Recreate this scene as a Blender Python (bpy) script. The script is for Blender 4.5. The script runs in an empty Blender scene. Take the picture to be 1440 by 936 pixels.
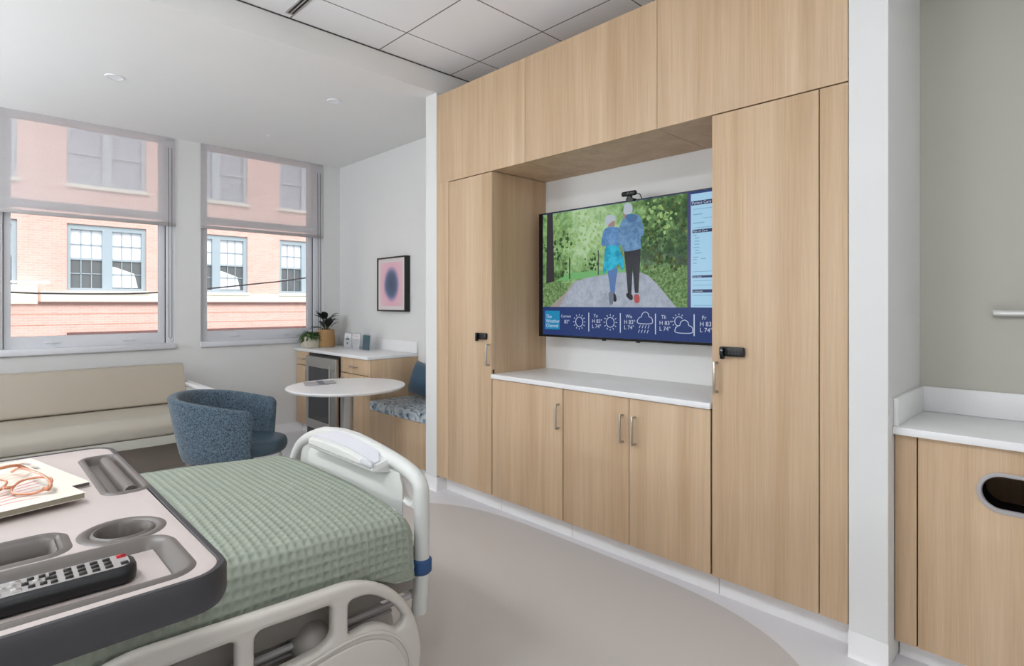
import bpy, bmesh, math, random
from mathutils import Vector, Matrix
random.seed(7)
C = bpy.context.scene.collection
PI = math.pi
sc = bpy.context.scene

# ------------------------------------------------------------------ materials
def srgb(r, g, b):
    f = lambda c: c/12.92 if c <= .04045 else ((c+.055)/1.055)**2.4
    return (f(r/255), f(g/255), f(b/255), 1)

def mat(name, col, rough=.5, metal=0, spec=.5, bump=0, bscale=200, var=0, vscale=8, emit=None, estr=1, coat=0, trans=0):
    m = bpy.data.materials.new(name); m.use_nodes = True
    nt = m.node_tree; b = nt.nodes['Principled BSDF']
    b.inputs['Base Color'].default_value = col
    b.inputs['Roughness'].default_value = rough
    b.inputs['Metallic'].default_value = metal
    b.inputs['Specular IOR Level'].default_value = spec
    b.inputs['Coat Weight'].default_value = coat
    b.inputs['Transmission Weight'].default_value = trans
    if emit:
        b.inputs['Emission Color'].default_value = emit
        b.inputs['Emission Strength'].default_value = estr
    tc = nt.nodes.new('ShaderNodeTexCoord')
    n = nt.nodes.new('ShaderNodeTexNoise'); n.inputs['Scale'].default_value = vscale; n.inputs['Detail'].default_value = 4
    nt.links.new(tc.outputs['Object'], n.inputs['Vector'])
    mx = nt.nodes.new('ShaderNodeMixRGB'); mx.blend_type = 'MULTIPLY'; mx.inputs['Fac'].default_value = 1
    mx.inputs['Color1'].default_value = col
    mr = nt.nodes.new('ShaderNodeMapRange'); mr.inputs['To Min'].default_value = 1-max(var, .02); mr.inputs['To Max'].default_value = 1
    nt.links.new(n.outputs['Fac'], mr.inputs['Value']); nt.links.new(mr.outputs['Result'], mx.inputs['Color2'])
    nt.links.new(mx.outputs['Color'], b.inputs['Base Color'])
    if bump:
        n2 = nt.nodes.new('ShaderNodeTexNoise'); n2.inputs['Scale'].default_value = bscale; n2.inputs['Detail'].default_value = 3
        nt.links.new(tc.outputs['Object'], n2.inputs['Vector'])
        bp = nt.nodes.new('ShaderNodeBump'); bp.inputs['Strength'].default_value = bump; bp.inputs['Distance'].default_value = .002
        nt.links.new(n2.outputs['Fac'], bp.inputs['Height']); nt.links.new(bp.outputs['Normal'], b.inputs['Normal'])
    return m

class NT:
    """small node helper"""
    def __init__(s, m): s.nt = m.node_tree; s.b = s.nt.nodes.get('Principled BSDF')
    def n(s, t, **k):
        nd = s.nt.nodes.new(t)
        for a, v in k.items():
            if a.startswith('i_'):
                key = a[2:]; key = int(key) if key.isdigit() else key.replace('_', ' ')
                nd.inputs[key].default_value = v
            else: setattr(nd, a, v)
        return nd
    def l(s, a, b): s.nt.links.new(a, b)
    def math(s, op, a, b=None, c=None):
        nd = s.nt.nodes.new('ShaderNodeMath'); nd.operation = op
        for i, x in enumerate((a, b, c)):
            if x is None: continue
            if isinstance(x, (int, float)): nd.inputs[i].default_value = x
            else: s.nt.links.new(x, nd.inputs[i])
        return nd.outputs[0]
    def ramp(s, fac, stops):
        nd = s.nt.nodes.new('ShaderNodeValToRGB'); s.nt.links.new(fac, nd.inputs['Fac'])
        e = nd.color_ramp.elements
        while len(e) > 1: e.remove(e[-1])
        e[0].position = stops[0][0]; e[0].color = stops[0][1]
        for p, c in stops[1:]:
            k = e.new(p); k.color = c
        return nd.outputs['Color']

def wood_mat():
    m = bpy.data.materials.new('light_oak_laminate'); m.use_nodes = True; k = NT(m)
    tc = k.n('ShaderNodeTexCoord'); oi = k.n('ShaderNodeObjectInfo')
    ofs = k.n('ShaderNodeVectorMath', operation='ADD'); cmb = k.n('ShaderNodeCombineXYZ')
    r = k.math('MULTIPLY', oi.outputs['Random'], 7.0)
    k.l(r, cmb.inputs[2]); k.l(r, cmb.inputs[1]); k.l(tc.outputs['Object'], ofs.inputs[0]); k.l(cmb.outputs[0], ofs.inputs[1])
    def noise(sx, sz, det, rough=.55, dist=0):
        mp = k.n('ShaderNodeMapping'); mp.inputs['Scale'].default_value = (sx, sx, sz); k.l(ofs.outputs[0], mp.inputs['Vector'])
        nz = k.n('ShaderNodeTexNoise'); nz.inputs['Scale'].default_value = 1; nz.inputs['Detail'].default_value = det
        nz.inputs['Roughness'].default_value = rough; nz.inputs['Distortion'].default_value = dist
        k.l(mp.outputs[0], nz.inputs['Vector']); return nz.outputs['Fac']
    a = noise(9, .35, 2, .5, .4); b = noise(45, 1.2, 4, .6, .6); c = noise(260, 5, 2)
    base = k.ramp(a, [(.3, srgb(190, 160, 127)), (.5, srgb(201, 172, 140)), (.7, srgb(208, 181, 150))])
    f2 = k.n('ShaderNodeMapRange', i_From_Min=.3, i_From_Max=.7, i_To_Min=.90, i_To_Max=1.04); k.l(b, f2.inputs[0])
    f3 = k.n('ShaderNodeMapRange', i_From_Min=.3, i_From_Max=.7, i_To_Min=.93, i_To_Max=1.04); k.l(c, f3.inputs[0])
    mm = k.math('MULTIPLY', f2.outputs[0], f3.outputs[0])
    mx = k.n('ShaderNodeMixRGB', blend_type='MULTIPLY', i_Fac=1.0); k.l(base, mx.inputs[1]); k.l(mm, mx.inputs[2])
    k.l(mx.outputs[0], k.b.inputs['Base Color']); k.b.inputs['Roughness'].default_value = .48
    k.b.inputs['Specular IOR Level'].default_value = .35
    bp = k.n('ShaderNodeBump', i_Strength=.15, i_Distance=.001); k.l(b, bp.inputs['Height']); k.l(bp.outputs[0], k.b.inputs['Normal'])
    return m

def floor_mat():
    m = bpy.data.materials.new('sheet_floor'); m.use_nodes = True; k = NT(m)
    tc = k.n('ShaderNodeTexCoord'); sp = k.n('ShaderNodeSeparateXYZ'); k.l(tc.outputs['Object'], sp.inputs[0])
    x = k.math('DIVIDE', k.math('SUBTRACT', sp.outputs[0], .2), 2.335)
    y = k.math('DIVIDE', k.math('SUBTRACT', sp.outputs[1], 2.02), 1.6)
    s = k.math('ADD', k.math('POWER', k.math('ABSOLUTE', x), 4.0), k.math('POWER', k.math('ABSOLUTE', y), 4.0))
    inside = k.math('LESS_THAN', s, 1.0)
    nz = k.n('ShaderNodeTexNoise', i_Scale=320.0, i_Detail=2.0); k.l(tc.outputs['Object'], nz.inputs['Vector'])
    mx = k.n('ShaderNodeMixRGB', i_Color1=srgb(222, 221, 224), i_Color2=srgb(198, 193, 190)); k.l(inside, mx.inputs[0])
    mr = k.n('ShaderNodeMapRange', i_To_Min=.95, i_To_Max=1.03); k.l(nz.outputs[0], mr.inputs[0])
    m2 = k.n('ShaderNodeMixRGB', blend_type='MULTIPLY', i_Fac=1.0); k.l(mx.outputs[0], m2.inputs[1]); k.l(mr.outputs[0], m2.inputs[2])
    k.l(m2.outputs[0], k.b.inputs['Base Color']); k.b.inputs['Roughness'].default_value = .38
    k.b.inputs['Specular IOR Level'].default_value = .4
    return m

def tile_mat():
    m = bpy.data.materials.new('ceiling_tiles'); m.use_nodes = True; k = NT(m)
    tc = k.n('ShaderNodeTexCoord'); sp = k.n('ShaderNodeSeparateXYZ'); k.l(tc.outputs['Object'], sp.inputs[0])
    def line(o, off):
        a = k.math('MODULO', k.math('ADD', k.math('SUBTRACT', o, off), 61.0), .61)
        d = k.math('MINIMUM', a, k.math('SUBTRACT', .61, a))
        return k.math('LESS_THAN', d, .0045)
    g = k.math('MAXIMUM', line(sp.outputs[0], 2.63), line(sp.outputs[1], 3.05))
    nz = k.n('ShaderNodeTexNoise', i_Scale=500.0); k.l(tc.outputs['Object'], nz.inputs['Vector'])
    mx = k.n('ShaderNodeMixRGB', i_Color1=srgb(240, 240, 242), i_Color2=srgb(120, 116, 112)); k.l(g, mx.inputs[0])
    k.l(mx.outputs[0], k.b.inputs['Base Color']); k.b.inputs['Roughness'].default_value = .95
    bp = k.n('ShaderNodeBump', i_Strength=.2, i_Distance=.001); k.l(nz.outputs[0], bp.inputs['Height']); k.l(bp.outputs[0], k.b.inputs['Normal'])
    return m

def brick_mat():
    m = bpy.data.materials.new('pink_red_brick'); m.use_nodes = True; k = NT(m)
    tc = k.n('ShaderNodeTexCoord'); sp = k.n('ShaderNodeSeparateXYZ'); k.l(tc.outputs['Object'], sp.inputs[0])
    cb = k.n('ShaderNodeCombineXYZ'); k.l(k.math('ADD', sp.outputs[0], sp.outputs[1]), cb.inputs[0]); k.l(sp.outputs[2], cb.inputs[1])
    br = k.n('ShaderNodeTexBrick', i_Scale=1.0, i_Brick_Width=.22, i_Row_Height=.075, i_Mortar_Size=.008, i_Bias=0.0,
             i_Color1=srgb(228, 178, 164), i_Color2=srgb(235, 190, 177), i_Mortar=srgb(232, 200, 190))
    k.l(cb.outputs[0], br.inputs['Vector'])
    nz = k.n('ShaderNodeTexNoise', i_Scale=.6, i_Detail=6.0); k.l(tc.outputs['Object'], nz.inputs['Vector'])
    mr = k.n('ShaderNodeMapRange', i_To_Min=.85, i_To_Max=1.12); k.l(nz.outputs[0], mr.inputs[0])
    mx = k.n('ShaderNodeMixRGB', blend_type='MULTIPLY', i_Fac=1.0); k.l(br.outputs['Color'], mx.inputs[1]); k.l(mr.outputs[0], mx.inputs[2])
    k.l(mx.outputs[0], k.b.inputs['Base Color']); k.b.inputs['Roughness'].default_value = .9
    return m

def speckle_fabric(name, c0, c1, scale, rough=.9, bump=.5):
    m = bpy.data.materials.new(name); m.use_nodes = True; k = NT(m)
    tc = k.n('ShaderNodeTexCoord')
    nz = k.n('ShaderNodeTexNoise', i_Scale=scale, i_Detail=3.0, i_Roughness=.7); k.l(tc.outputs['Object'], nz.inputs['Vector'])
    col = k.ramp(nz.outputs[0], [(.36, c0), (.5, tuple((a+b)/2 for a, b in zip(c0, c1))), (.66, c1)])
    k.l(col, k.b.inputs['Base Color']); k.b.inputs['Roughness'].default_value = rough
    k.b.inputs['Sheen Weight'].default_value = .2
    bp = k.n('ShaderNodeBump', i_Strength=bump, i_Distance=.002); k.l(nz.outputs[0], bp.inputs['Height']); k.l(bp.outputs[0], k.b.inputs['Normal'])
    return m

def print_fabric():
    m = bpy.data.materials.new('grey_blue_print_vinyl'); m.use_nodes = True; k = NT(m)
    tc = k.n('ShaderNodeTexCoord')
    vo = k.n('ShaderNodeTexVoronoi', i_Scale=15.0, i_Randomness=.9); k.l(tc.outputs['Object'], vo.inputs['Vector'])
    wv = k.n('ShaderNodeTexWave', i_Scale=5.0, i_Distortion=22.0, i_Detail=2.0, i_Detail_Scale=1.2); k.l(tc.outputs['Object'], wv.inputs['Vector'])
    a = k.ramp(wv.outputs['Fac'], [(0, srgb(112, 128, 142)), (.16, srgb(150, 165, 175)), (.3, srgb(172, 184, 192)), (.85, srgb(188, 196, 200)), (1, srgb(205, 208, 208))])
    dots = k.math('LESS_THAN', vo.outputs['Distance'], .2)
    mx = k.n('ShaderNodeMixRGB', i_Color2=srgb(62, 72, 88)); k.l(dots, mx.inputs[0]); k.l(a, mx.inputs[1])
    k.l(mx.outputs[0], k.b.inputs['Base Color']); k.b.inputs['Roughness'].default_value = .5
    return m

def blur_art():
    m = bpy.data.materials.new('blurred_oval_print'); m.use_nodes = True; k = NT(m)
    tc = k.n('ShaderNodeTexCoord'); sp = k.n('ShaderNodeSeparateXYZ'); k.l(tc.outputs['Object'], sp.inputs[0])
    nz = k.n('ShaderNodeTexNoise', i_Scale=7.0); k.l(tc.outputs['Object'], nz.inputs['Vector'])
    y = k.math('DIVIDE', sp.outputs[1], .125); z = k.math('DIVIDE', sp.outputs[2], .155)
    d = k.math('SQRT', k.math('ADD', k.math('MULTIPLY', y, y), k.math('MULTIPLY', z, z)))
    d = k.math('ADD', d, k.math('MULTIPLY', k.math('SUBTRACT', nz.outputs[0], .5), .15))
    c = k.ramp(k.math('DIVIDE', d, 2.0), [(.0, srgb(36, 60, 92)), (.30, srgb(44, 80, 112)), (.40, srgb(70, 98, 132)), (.5, srgb(156, 140, 172)), (.6, srgb(218, 170, 186)), (1, srgb(216, 186, 190))])
    k.l(c, k.b.inputs['Base Color']); k.b.inputs['Roughness'].default_value = .35
    return m

def emis_mat(name, col, s=1.0):
    m = bpy.data.materials.new(name); m.use_nodes = True; k = NT(m)
    tc = k.n('ShaderNodeTexCoord'); nz = k.n('ShaderNodeTexNoise', i_Scale=60.0); k.l(tc.outputs['Object'], nz.inputs['Vector'])
    mr = k.n('ShaderNodeMapRange', i_To_Min=.97, i_To_Max=1.0); k.l(nz.outputs[0], mr.inputs[0])
    mx = k.n('ShaderNodeMixRGB', blend_type='MULTIPLY', i_Fac=1.0, i_Color1=col); k.l(mr.outputs[0], mx.inputs[2])
    k.l(mx.outputs[0], k.b.inputs['Emission Color']); k.b.inputs['Emission Strength'].default_value = s
    k.b.inputs['Base Color'].default_value = (.004, .004, .004, 1); k.b.inputs['Roughness'].default_value = .25; k.b.inputs['Specular IOR Level'].default_value = .12
    return m

SCR = .82
def forest_mat():
    m = bpy.data.materials.new('screen_forest'); m.use_nodes = True; k = NT(m)
    tc = k.n('ShaderNodeTexCoord'); sp = k.n('ShaderNodeSeparateXYZ'); k.l(tc.outputs['Object'], sp.inputs[0])
    n1 = k.n('ShaderNodeTexNoise', i_Scale=26.0, i_Detail=6.0, i_Roughness=.7); k.l(tc.outputs['Object'], n1.inputs['Vector'])
    n2 = k.n('ShaderNodeTexNoise', i_Scale=5.0, i_Detail=2.0); k.l(tc.outputs['Object'], n2.inputs['Vector'])
    f = k.math('ADD', k.math('MULTIPLY', n1.outputs[0], .65), k.math('MULTIPLY', n2.outputs[0], .45))
    # brighter, hazier foliage towards the gap in the trees (the picture's own light)
    dy = k.math('SUBTRACT', sp.outputs[1], .32); dz = k.math('SUBTRACT', sp.outputs[2], .74)
    d = k.math('SQRT', k.math('ADD', k.math('MULTIPLY', dy, dy), k.math('MULTIPLY', dz, dz)))
    g = k.n('ShaderNodeMapRange', i_From_Min=.05, i_From_Max=.55, i_To_Min=.26, i_To_Max=-.02); k.l(d, g.inputs[0])
    f = k.math('ADD', f, g.outputs[0])
    c = k.ramp(f, [(.38, srgb(30, 50, 32)), (.48, srgb(52, 84, 48)), (.58, srgb(98, 132, 76)), (.68, srgb(138, 178, 116)), (.85, srgb(184, 214, 168))])
    k.l(c, k.b.inputs['Emission Color']); k.b.inputs['Emission Strength'].default_value = SCR
    k.b.inputs['Base Color'].default_value = (.004, .004, .004, 1); k.b.inputs['Roughness'].default_value = .25; k.b.inputs['Specular IOR Level'].default_value = .12
    return m
def grass_emis():
    m = bpy.data.materials.new('screen_grass'); m.use_nodes = True; k = NT(m)
    tc = k.n('ShaderNodeTexCoord')
    n1 = k.n('ShaderNodeTexNoise', i_Scale=60.0, i_Detail=4.0, i_Roughness=.8); k.l(tc.outputs['Object'], n1.inputs['Vector'])
    c = k.ramp(n1.outputs[0], [(.35, srgb(62, 92, 50)), (.5, srgb(104, 140, 84)), (.65, srgb(158, 180, 130))])
    k.l(c, k.b.inputs['Emission Color']); k.b.inputs['Emission Strength'].default_value = SCR
    k.b.inputs['Base Color'].default_value = (.004, .004, .004, 1); k.b.inputs['Specular IOR Level'].default_value = .12
    return m

def glass_mat():
    m = bpy.data.materials.new('window_glass'); m.use_nodes = True; nt = m.node_tree
    nt.nodes.remove(nt.nodes['Principled BSDF']); out = nt.nodes['Material Output']
    tr = nt.nodes.new('ShaderNodeBsdfTransparent'); tr.inputs[0].default_value = (.96, .98, .98, 1)
    gl = nt.nodes.new('ShaderNodeBsdfGlossy'); gl.inputs['Roughness'].default_value = .02
    fr = nt.nodes.new('ShaderNodeFresnel'); fr.inputs[0].default_value = 1.45
    mx = nt.nodes.new('ShaderNodeMixShader')
    nt.links.new(fr.outputs[0], mx.inputs[0]); nt.links.new(tr.outputs[0], mx.inputs[1]); nt.links.new(gl.outputs[0], mx.inputs[2])
    nt.links.new(mx.outputs[0], out.inputs[0]); return m
def clear_mat():
    m = bpy.data.materials.new('clear_acrylic'); m.use_nodes = True; nt = m.node_tree
    nt.nodes.remove(nt.nodes['Principled BSDF']); out = nt.nodes['Material Output']
    tr = nt.nodes.new('ShaderNodeBsdfTransparent'); tr.inputs[0].default_value = (.96, .97, .98, 1)
    gl = nt.nodes.new('ShaderNodeBsdfGlossy'); gl.inputs['Roughness'].default_value = .1
    mx = nt.nodes.new('ShaderNodeMixShader'); mx.inputs[0].default_value = .07
    nt.links.new(tr.outputs[0], mx.inputs[1]); nt.links.new(gl.outputs[0], mx.inputs[2])
    nt.links.new(mx.outputs[0], out.inputs[0]); return m
def shade_mat():
    m = bpy.data.materials.new('screen_mesh_fabric'); m.use_nodes = True; nt = m.node_tree; k = NT(m)
    nt.nodes.remove(nt.nodes['Principled BSDF']); out = nt.nodes['Material Output']
    tc = k.n('ShaderNodeTexCoord'); nz = k.n('ShaderNodeTexNoise', i_Scale=90.0); k.l(tc.outputs['Object'], nz.inputs['Vector'])
    mr = k.n('ShaderNodeMapRange', i_To_Min=.44, i_To_Max=.48); k.l(nz.outputs[0], mr.inputs[0])
    tr = k.n('ShaderNodeBsdfTransparent'); df = k.n('ShaderNodeBsdfDiffuse', i_Color=srgb(232, 229, 230))
    tl = k.n('ShaderNodeBsdfTranslucent', i_Color=srgb(236, 233, 233))
    m1 = k.n('ShaderNodeMixShader', i_Fac=.35); k.l(df.outputs[0], m1.inputs[1]); k.l(tl.outputs[0], m1.inputs[2])
    mx = k.n('ShaderNodeMixShader'); k.l(mr.outputs[0], mx.inputs[0]); k.l(tr.outputs[0], mx.inputs[1]); k.l(m1.outputs[0], mx.inputs[2])
    k.l(mx.outputs[0], out.inputs[0]); return m

M = dict(
    wood=wood_mat(), floor=floor_mat(), tile=tile_mat(), brick=brick_mat(), glass=glass_mat(), clear=clear_mat(), shade=shade_mat(),
    wall=mat('white_wall_paint', srgb(222, 221, 219), .85, bump=.05, bscale=300),
    wall_warm=mat('greige_wall_paint', srgb(190, 187, 176), .85, bump=.05, bscale=300),
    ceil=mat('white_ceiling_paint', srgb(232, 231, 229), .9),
    trim=mat('white_window_paint', srgb(212, 212, 216), .5),
    base=mat('white_vinyl_base', srgb(240, 238, 238), .45),
    quartz=mat('white_solid_surface', srgb(236, 235, 235), .3, var=.04, vscale=120),
    gap=mat('dark_gap', srgb(48, 40, 34), .8),
    steel=mat('brushed_steel', srgb(186, 184, 180), .32, metal=.9, var=.08, vscale=60),
    nickel=mat('satin_nickel', srgb(190, 186, 180), .3, metal=.85),
    black=mat('black_plastic', srgb(13, 13, 14), .4), blackgloss=mat('black_glass', srgb(10, 10, 12), .08),
    fridge_glass=mat('smoked_glass', srgb(46, 48, 52), .08),
    blue=speckle_fabric('blue_grey_boucle', srgb(28, 42, 56), srgb(98, 118, 132), 110),
    blue_seat=mat('dark_blue_vinyl', srgb(58, 78, 92), .42, var=.1, vscale=30),
    pillow=speckle_fabric('deep_blue_fabric', srgb(40, 66, 86), srgb(62, 90, 110), 220, bump=.2),
    cream=mat('cream_vinyl', srgb(176, 165, 149), .42, var=.04, vscale=3),
    cream2=mat('pale_vinyl_seat', srgb(182, 174, 160), .3, var=.04, vscale=3),
    ivory=mat('ivory_plastic', srgb(198, 192, 184), .4, var=.03, vscale=10),
    ivory2=mat('white_bed_plastic', srgb(206, 206, 202), .38),
    lilac=mat('white_touch_panel', srgb(205, 204, 210), .35),
    bumper=mat('blue_bumper', srgb(36, 74, 122), .5),
    frame_grey=mat('bed_frame_grey', srgb(128, 122, 116), .5),
    blanket=mat('sage_waffle_cotton', srgb(154, 160, 147), .95, spec=.1, bump=.4, bscale=900, var=.12, vscale=14),
    sheet=mat('white_sheet', srgb(222, 220, 215), .9, bump=.2, bscale=200),
    laminate=mat('pale_table_laminate', srgb(184, 172, 167), .35, var=.03, vscale=5),
    moulding=mat('grey_moulding', srgb(96, 89, 84), .42, var=.04, vscale=30),
    rim=mat('charcoal_rim', srgb(48, 46, 49), .45),
    magazine=mat('cream_paper_cover', srgb(222, 214, 200), .5, var=.05, vscale=30),
    pages=mat('page_edges', srgb(150, 142, 124), .85, var=.3, vscale=400),
    spine=mat('dark_spine', srgb(92, 84, 82), .7),
    ink_pink=mat('pink_ink', srgb(206, 130, 136), .5), ink_peach=mat('peach_ink', srgb(232, 196, 178), .5), pale_peach=mat('pale_peach_ink', srgb(226, 206, 202), .6), ink_grey=mat('grey_ink', srgb(160, 156, 158), .5),
    amber=mat('amber_acetate', srgb(224, 148, 108), .12, trans=.35, coat=.5), lens=None,
    silver=mat('silver_grey_faceplate', srgb(150, 145, 142), .4), key=mat('dark_key', srgb(52, 50, 50), .5), keyl=mat('pale_key', srgb(214, 210, 206), .4),
    red=mat('red_rubber', srgb(204, 40, 54), .45), blue_key=mat('blue_rubber', srgb(40, 62, 180), .45), orange=mat('orange_rubber', srgb(226, 132, 70), .45),
    basket=mat('tan_woven_fibre', srgb(176, 138, 92), .9, bump=1, bscale=90, var=.3, vscale=70),
    pot=mat('cream_stoneware', srgb(206, 198, 180), .7, var=.06, vscale=50), soil=mat('soil', srgb(62, 48, 38), 1),
    leaf_dark=mat('dark_leaf', srgb(34, 42, 40), .35, var=.3, vscale=30), leaf=mat('green_leaf', srgb(84, 118, 62), .5, var=.35, vscale=40), stem=mat('plant_stem', srgb(70, 74, 48), .7),
    frameblk=mat('black_wood_frame', srgb(26, 25, 26), .45), matboard=mat('white_matboard', srgb(214, 208, 206), .8), art=blur_art(),
    printf=print_fabric(), card=mat('white_card', srgb(232, 232, 234), .6), teal=mat('teal_card', srgb(70, 104, 118), .5, var=.2, vscale=12), grey_text=mat('grey_print', srgb(110, 116, 124), .7),
    stone=mat('pale_stone', srgb(236, 230, 214), .9), extframe=mat('blue_grey_window_paint', srgb(168, 182, 190), .6),
    blind_reflection=mat('white_blind_and_reflection', srgb(238, 240, 246), .6), darkpane=mat('dark_window_pane', srgb(110, 116, 120), .25, var=.5, vscale=1.5), upane=mat('dull_blue_pane', srgb(158, 168, 184), .25, var=.25, vscale=1),
    ledge=mat('brown_ledge', srgb(120, 88, 84), .9), cable=mat('black_cable', srgb(60, 50, 50), .8),
    hole=mat('dark_bin_interior', srgb(16, 11, 9), .95, spec=.05), void_shadow=mat('sofa_void_shadow', srgb(150, 138, 128), .8),
    fill_lamp=mat('fill_diffuser', srgb(245, 244, 240), .6, emit=(1, .97, .92, 1), estr=2.5), lamp_off=mat('recessed_lamp_lens', srgb(236, 238, 240), .4),
    asphalt=mat('street_asphalt', srgb(120, 120, 122), .95, var=.2, vscale=3),
)
M['lens'] = M['clear']

# ------------------------------------------------------------------ geometry
class MB:
    def __init__(s): s.bm = bmesh.new(); s.mi = 0
    def _add(s, vs, fs):
        vv = [s.bm.verts.new(v) for v in vs]
        for f in fs:
            try:
                g = s.bm.faces.new([vv[i] for i in f]); g.smooth = True; g.material_index = s.mi
            except ValueError: pass
        return s
    def box(s, x0, x1, y0, y1, z0, z1, b=0, seg=2):
        t = bmesh.new(); bmesh.ops.create_cube(t, size=1)
        x0, x1 = sorted((x0, x1)); y0, y1 = sorted((y0, y1)); z0, z1 = sorted((z0, z1))
        for v in t.verts: v.co = Vector(((x0+x1)/2+v.co.x*(x1-x0), (y0+y1)/2+v.co.y*(y1-y0), (z0+z1)/2+v.co.z*(z1-z0)))
        if b: bmesh.ops.bevel(t, geom=list(t.edges), offset=min(b, .49*min(x1-x0, y1-y0, z1-z0)), segments=seg, profile=.5, affect='EDGES')
        return s.take(t)
    def take(s, t, mtx=None):
        if mtx: bmesh.ops.transform(t, matrix=mtx, verts=t.verts)
        t.verts.index_update()
        s._add([v.co.copy() for v in t.verts], [[v.index for v in f.verts] for f in t.faces]); t.free(); return s
    def loft(s, loops, cap0=True, cap1=True, closed=True):
        n = len(loops[0]); vs = [p for l in loops for p in l]; fs = []
        for i in range(len(loops)-1):
            for j in range(n if closed else n-1):
                k = (j+1) % n; fs.append((i*n+j, i*n+k, (i+1)*n+k, (i+1)*n+j))
        if cap0: fs.append(tuple(range(n))[::-1])
        if cap1: fs.append(tuple((len(loops)-1)*n+j for j in range(n)))
        return s._add(vs, fs)
    def tube(s, pts, r, n=10, closed=False, caps=True):
        pts = [Vector(p) for p in pts]; m = len(pts); rs = r if isinstance(r, (list, tuple)) else [r]*m
        loops = []; prev = None
        for i, p in enumerate(pts):
            if closed: t = (pts[(i+1) % m]-pts[i-1]).normalized()
            else: t = (pts[min(i+1, m-1)]-pts[max(i-1, 0)]).normalized()
            if prev is None:
                a = Vector((0, 0, 1)) if abs(t.z) < .9 else Vector((1, 0, 0)); u = t.cross(a).normalized()
            else: u = (prev-t*prev.dot(t)).normalized()
            prev = u; w = t.cross(u)
            loops.append([p+(u*math.cos(2*PI*k/n)+w*math.sin(2*PI*k/n))*rs[i] for k in range(n)])
        if closed: loops.append(loops[0]); return s.loft(loops, False, False)
        return s.loft(loops, caps, caps)
    def cyl(s, p0, p1, r0, r1=None, n=24): return s.tube([p0, p1], [r0, r0 if r1 is None else r1], n)
    def lathe(s, prof, c=(0, 0, 0), n=40, cap=True):
        return s.loft([[Vector((c[0]+r*math.cos(2*PI*k/n), c[1]+r*math.sin(2*PI*k/n), c[2]+z)) for k in range(n)] for r, z in prof], cap, cap)
    def plate(s, outer, holes, depth, bevel, fn):
        """filled 2D outline with holes, given thickness; fn maps (a,b,c) to 3D"""
        cu = bpy.data.curves.new('t', 'CURVE'); cu.dimensions = '2D'; cu.fill_mode = 'BOTH'
        cu.extrude = depth/2-bevel; cu.bevel_depth = bevel; cu.bevel_resolution = 2; cu.offset = -bevel
        for l in [outer]+holes:
            sp = cu.splines.new('POLY'); sp.points.add(len(l)-1); sp.use_cyclic_u = True
            for q, p in zip(sp.points, l): q.co = (p[0], p[1], 0, 1)
        o = bpy.data.objects.new('t', cu); C.objects.link(o); dg = bpy.context.evaluated_depsgraph_get()
        me = bpy.data.meshes.new_from_object(o.evaluated_get(dg))
        s._add([Vector(fn(*v.co)) for v in me.vertices], [list(p.vertices) for p in me.polygons])
        bpy.data.objects.remove(o); bpy.data.curves.remove(cu); bpy.data.meshes.remove(me); return s
    def poly(s, pts): return s._add([Vector(p) for p in pts], [tuple(range(len(pts)))])
    def build(s, name, m, parent=None, angle=40, local=False, flat=False, sub=0):
        bm = s.bm; bmesh.ops.remove_doubles(bm, verts=bm.verts, dist=1e-6)
        bmesh.ops.recalc_face_normals(bm, faces=bm.faces)
        me = bpy.data.meshes.new(name)
        if parent and not local: bmesh.ops.transform(bm, matrix=wm(parent).inverted(), verts=bm.verts)
        bm.to_mesh(me); bm.free()
        if flat:
            for p in me.polygons: p.use_smooth = False
        else: me.set_sharp_from_angle(angle=math.radians(angle))
        for q in (m if isinstance(m, (list, tuple)) else [m]): me.materials.append(M[q] if isinstance(q, str) else q)
        o = bpy.data.objects.new(name, me); C.objects.link(o)
        if parent: o.parent = parent
        if sub:
            md = o.modifiers.new('s', 'SUBSURF'); md.levels = sub; md.render_levels = sub
        return o

def wm(o):
    m = o.matrix_basis.copy()
    while o.parent: o = o.parent; m = o.matrix_basis @ m
    return m
def thing(name, label, cat, loc=(0, 0, 0), rz=0, group=None):
    o = bpy.data.objects.new(name, None); C.objects.link(o); o.empty_display_size = .1
    o.matrix_basis = Matrix.Translation(loc) @ Matrix.Rotation(rz, 4, 'Z')
    o['label'] = label; o['category'] = cat
    if group: o['group'] = group
    return o
def tag(o, label, cat, group=None):
    o['label'] = label; o['category'] = cat
    if group: o['group'] = group
    return o
def recentre(o):
    me = o.data; c = sum((Vector(b) for b in o.bound_box), Vector())/8; zmin = min(b[2] for b in o.bound_box)
    c.z = zmin; me.transform(Matrix.Translation(-c)); o.matrix_basis = Matrix.Translation(c) @ o.matrix_basis; return o
def struct(o): o['kind'] = 'structure'; return o
def text(name, body, size, m, p, parent, axes, align='LEFT', depth=.0004):
    cu = bpy.data.curves.new('t', 'FONT'); cu.body = body; cu.size = size; cu.align_x = align; cu.extrude = depth
    o = bpy.data.objects.new('t', cu); C.objects.link(o); dg = bpy.context.evaluated_depsgraph_get()
    me = bpy.data.meshes.new_from_object(o.evaluated_get(dg)); bpy.data.objects.remove(o); bpy.data.curves.remove(cu)
    X, Y = Vector(axes[0]), Vector(axes[1]); Z = X.cross(Y)
    mt = Matrix((X, Y, Z)).transposed().to_4x4(); mt.translation = Vector(p)
    me.transform(wm(parent).inverted() @ mt); me.name = name; me.materials.clear(); me.materials.append(M[m] if isinstance(m, str) else m)
    q = bpy.data.objects.new(name, me); C.objects.link(q); q.parent = parent; return q
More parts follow.
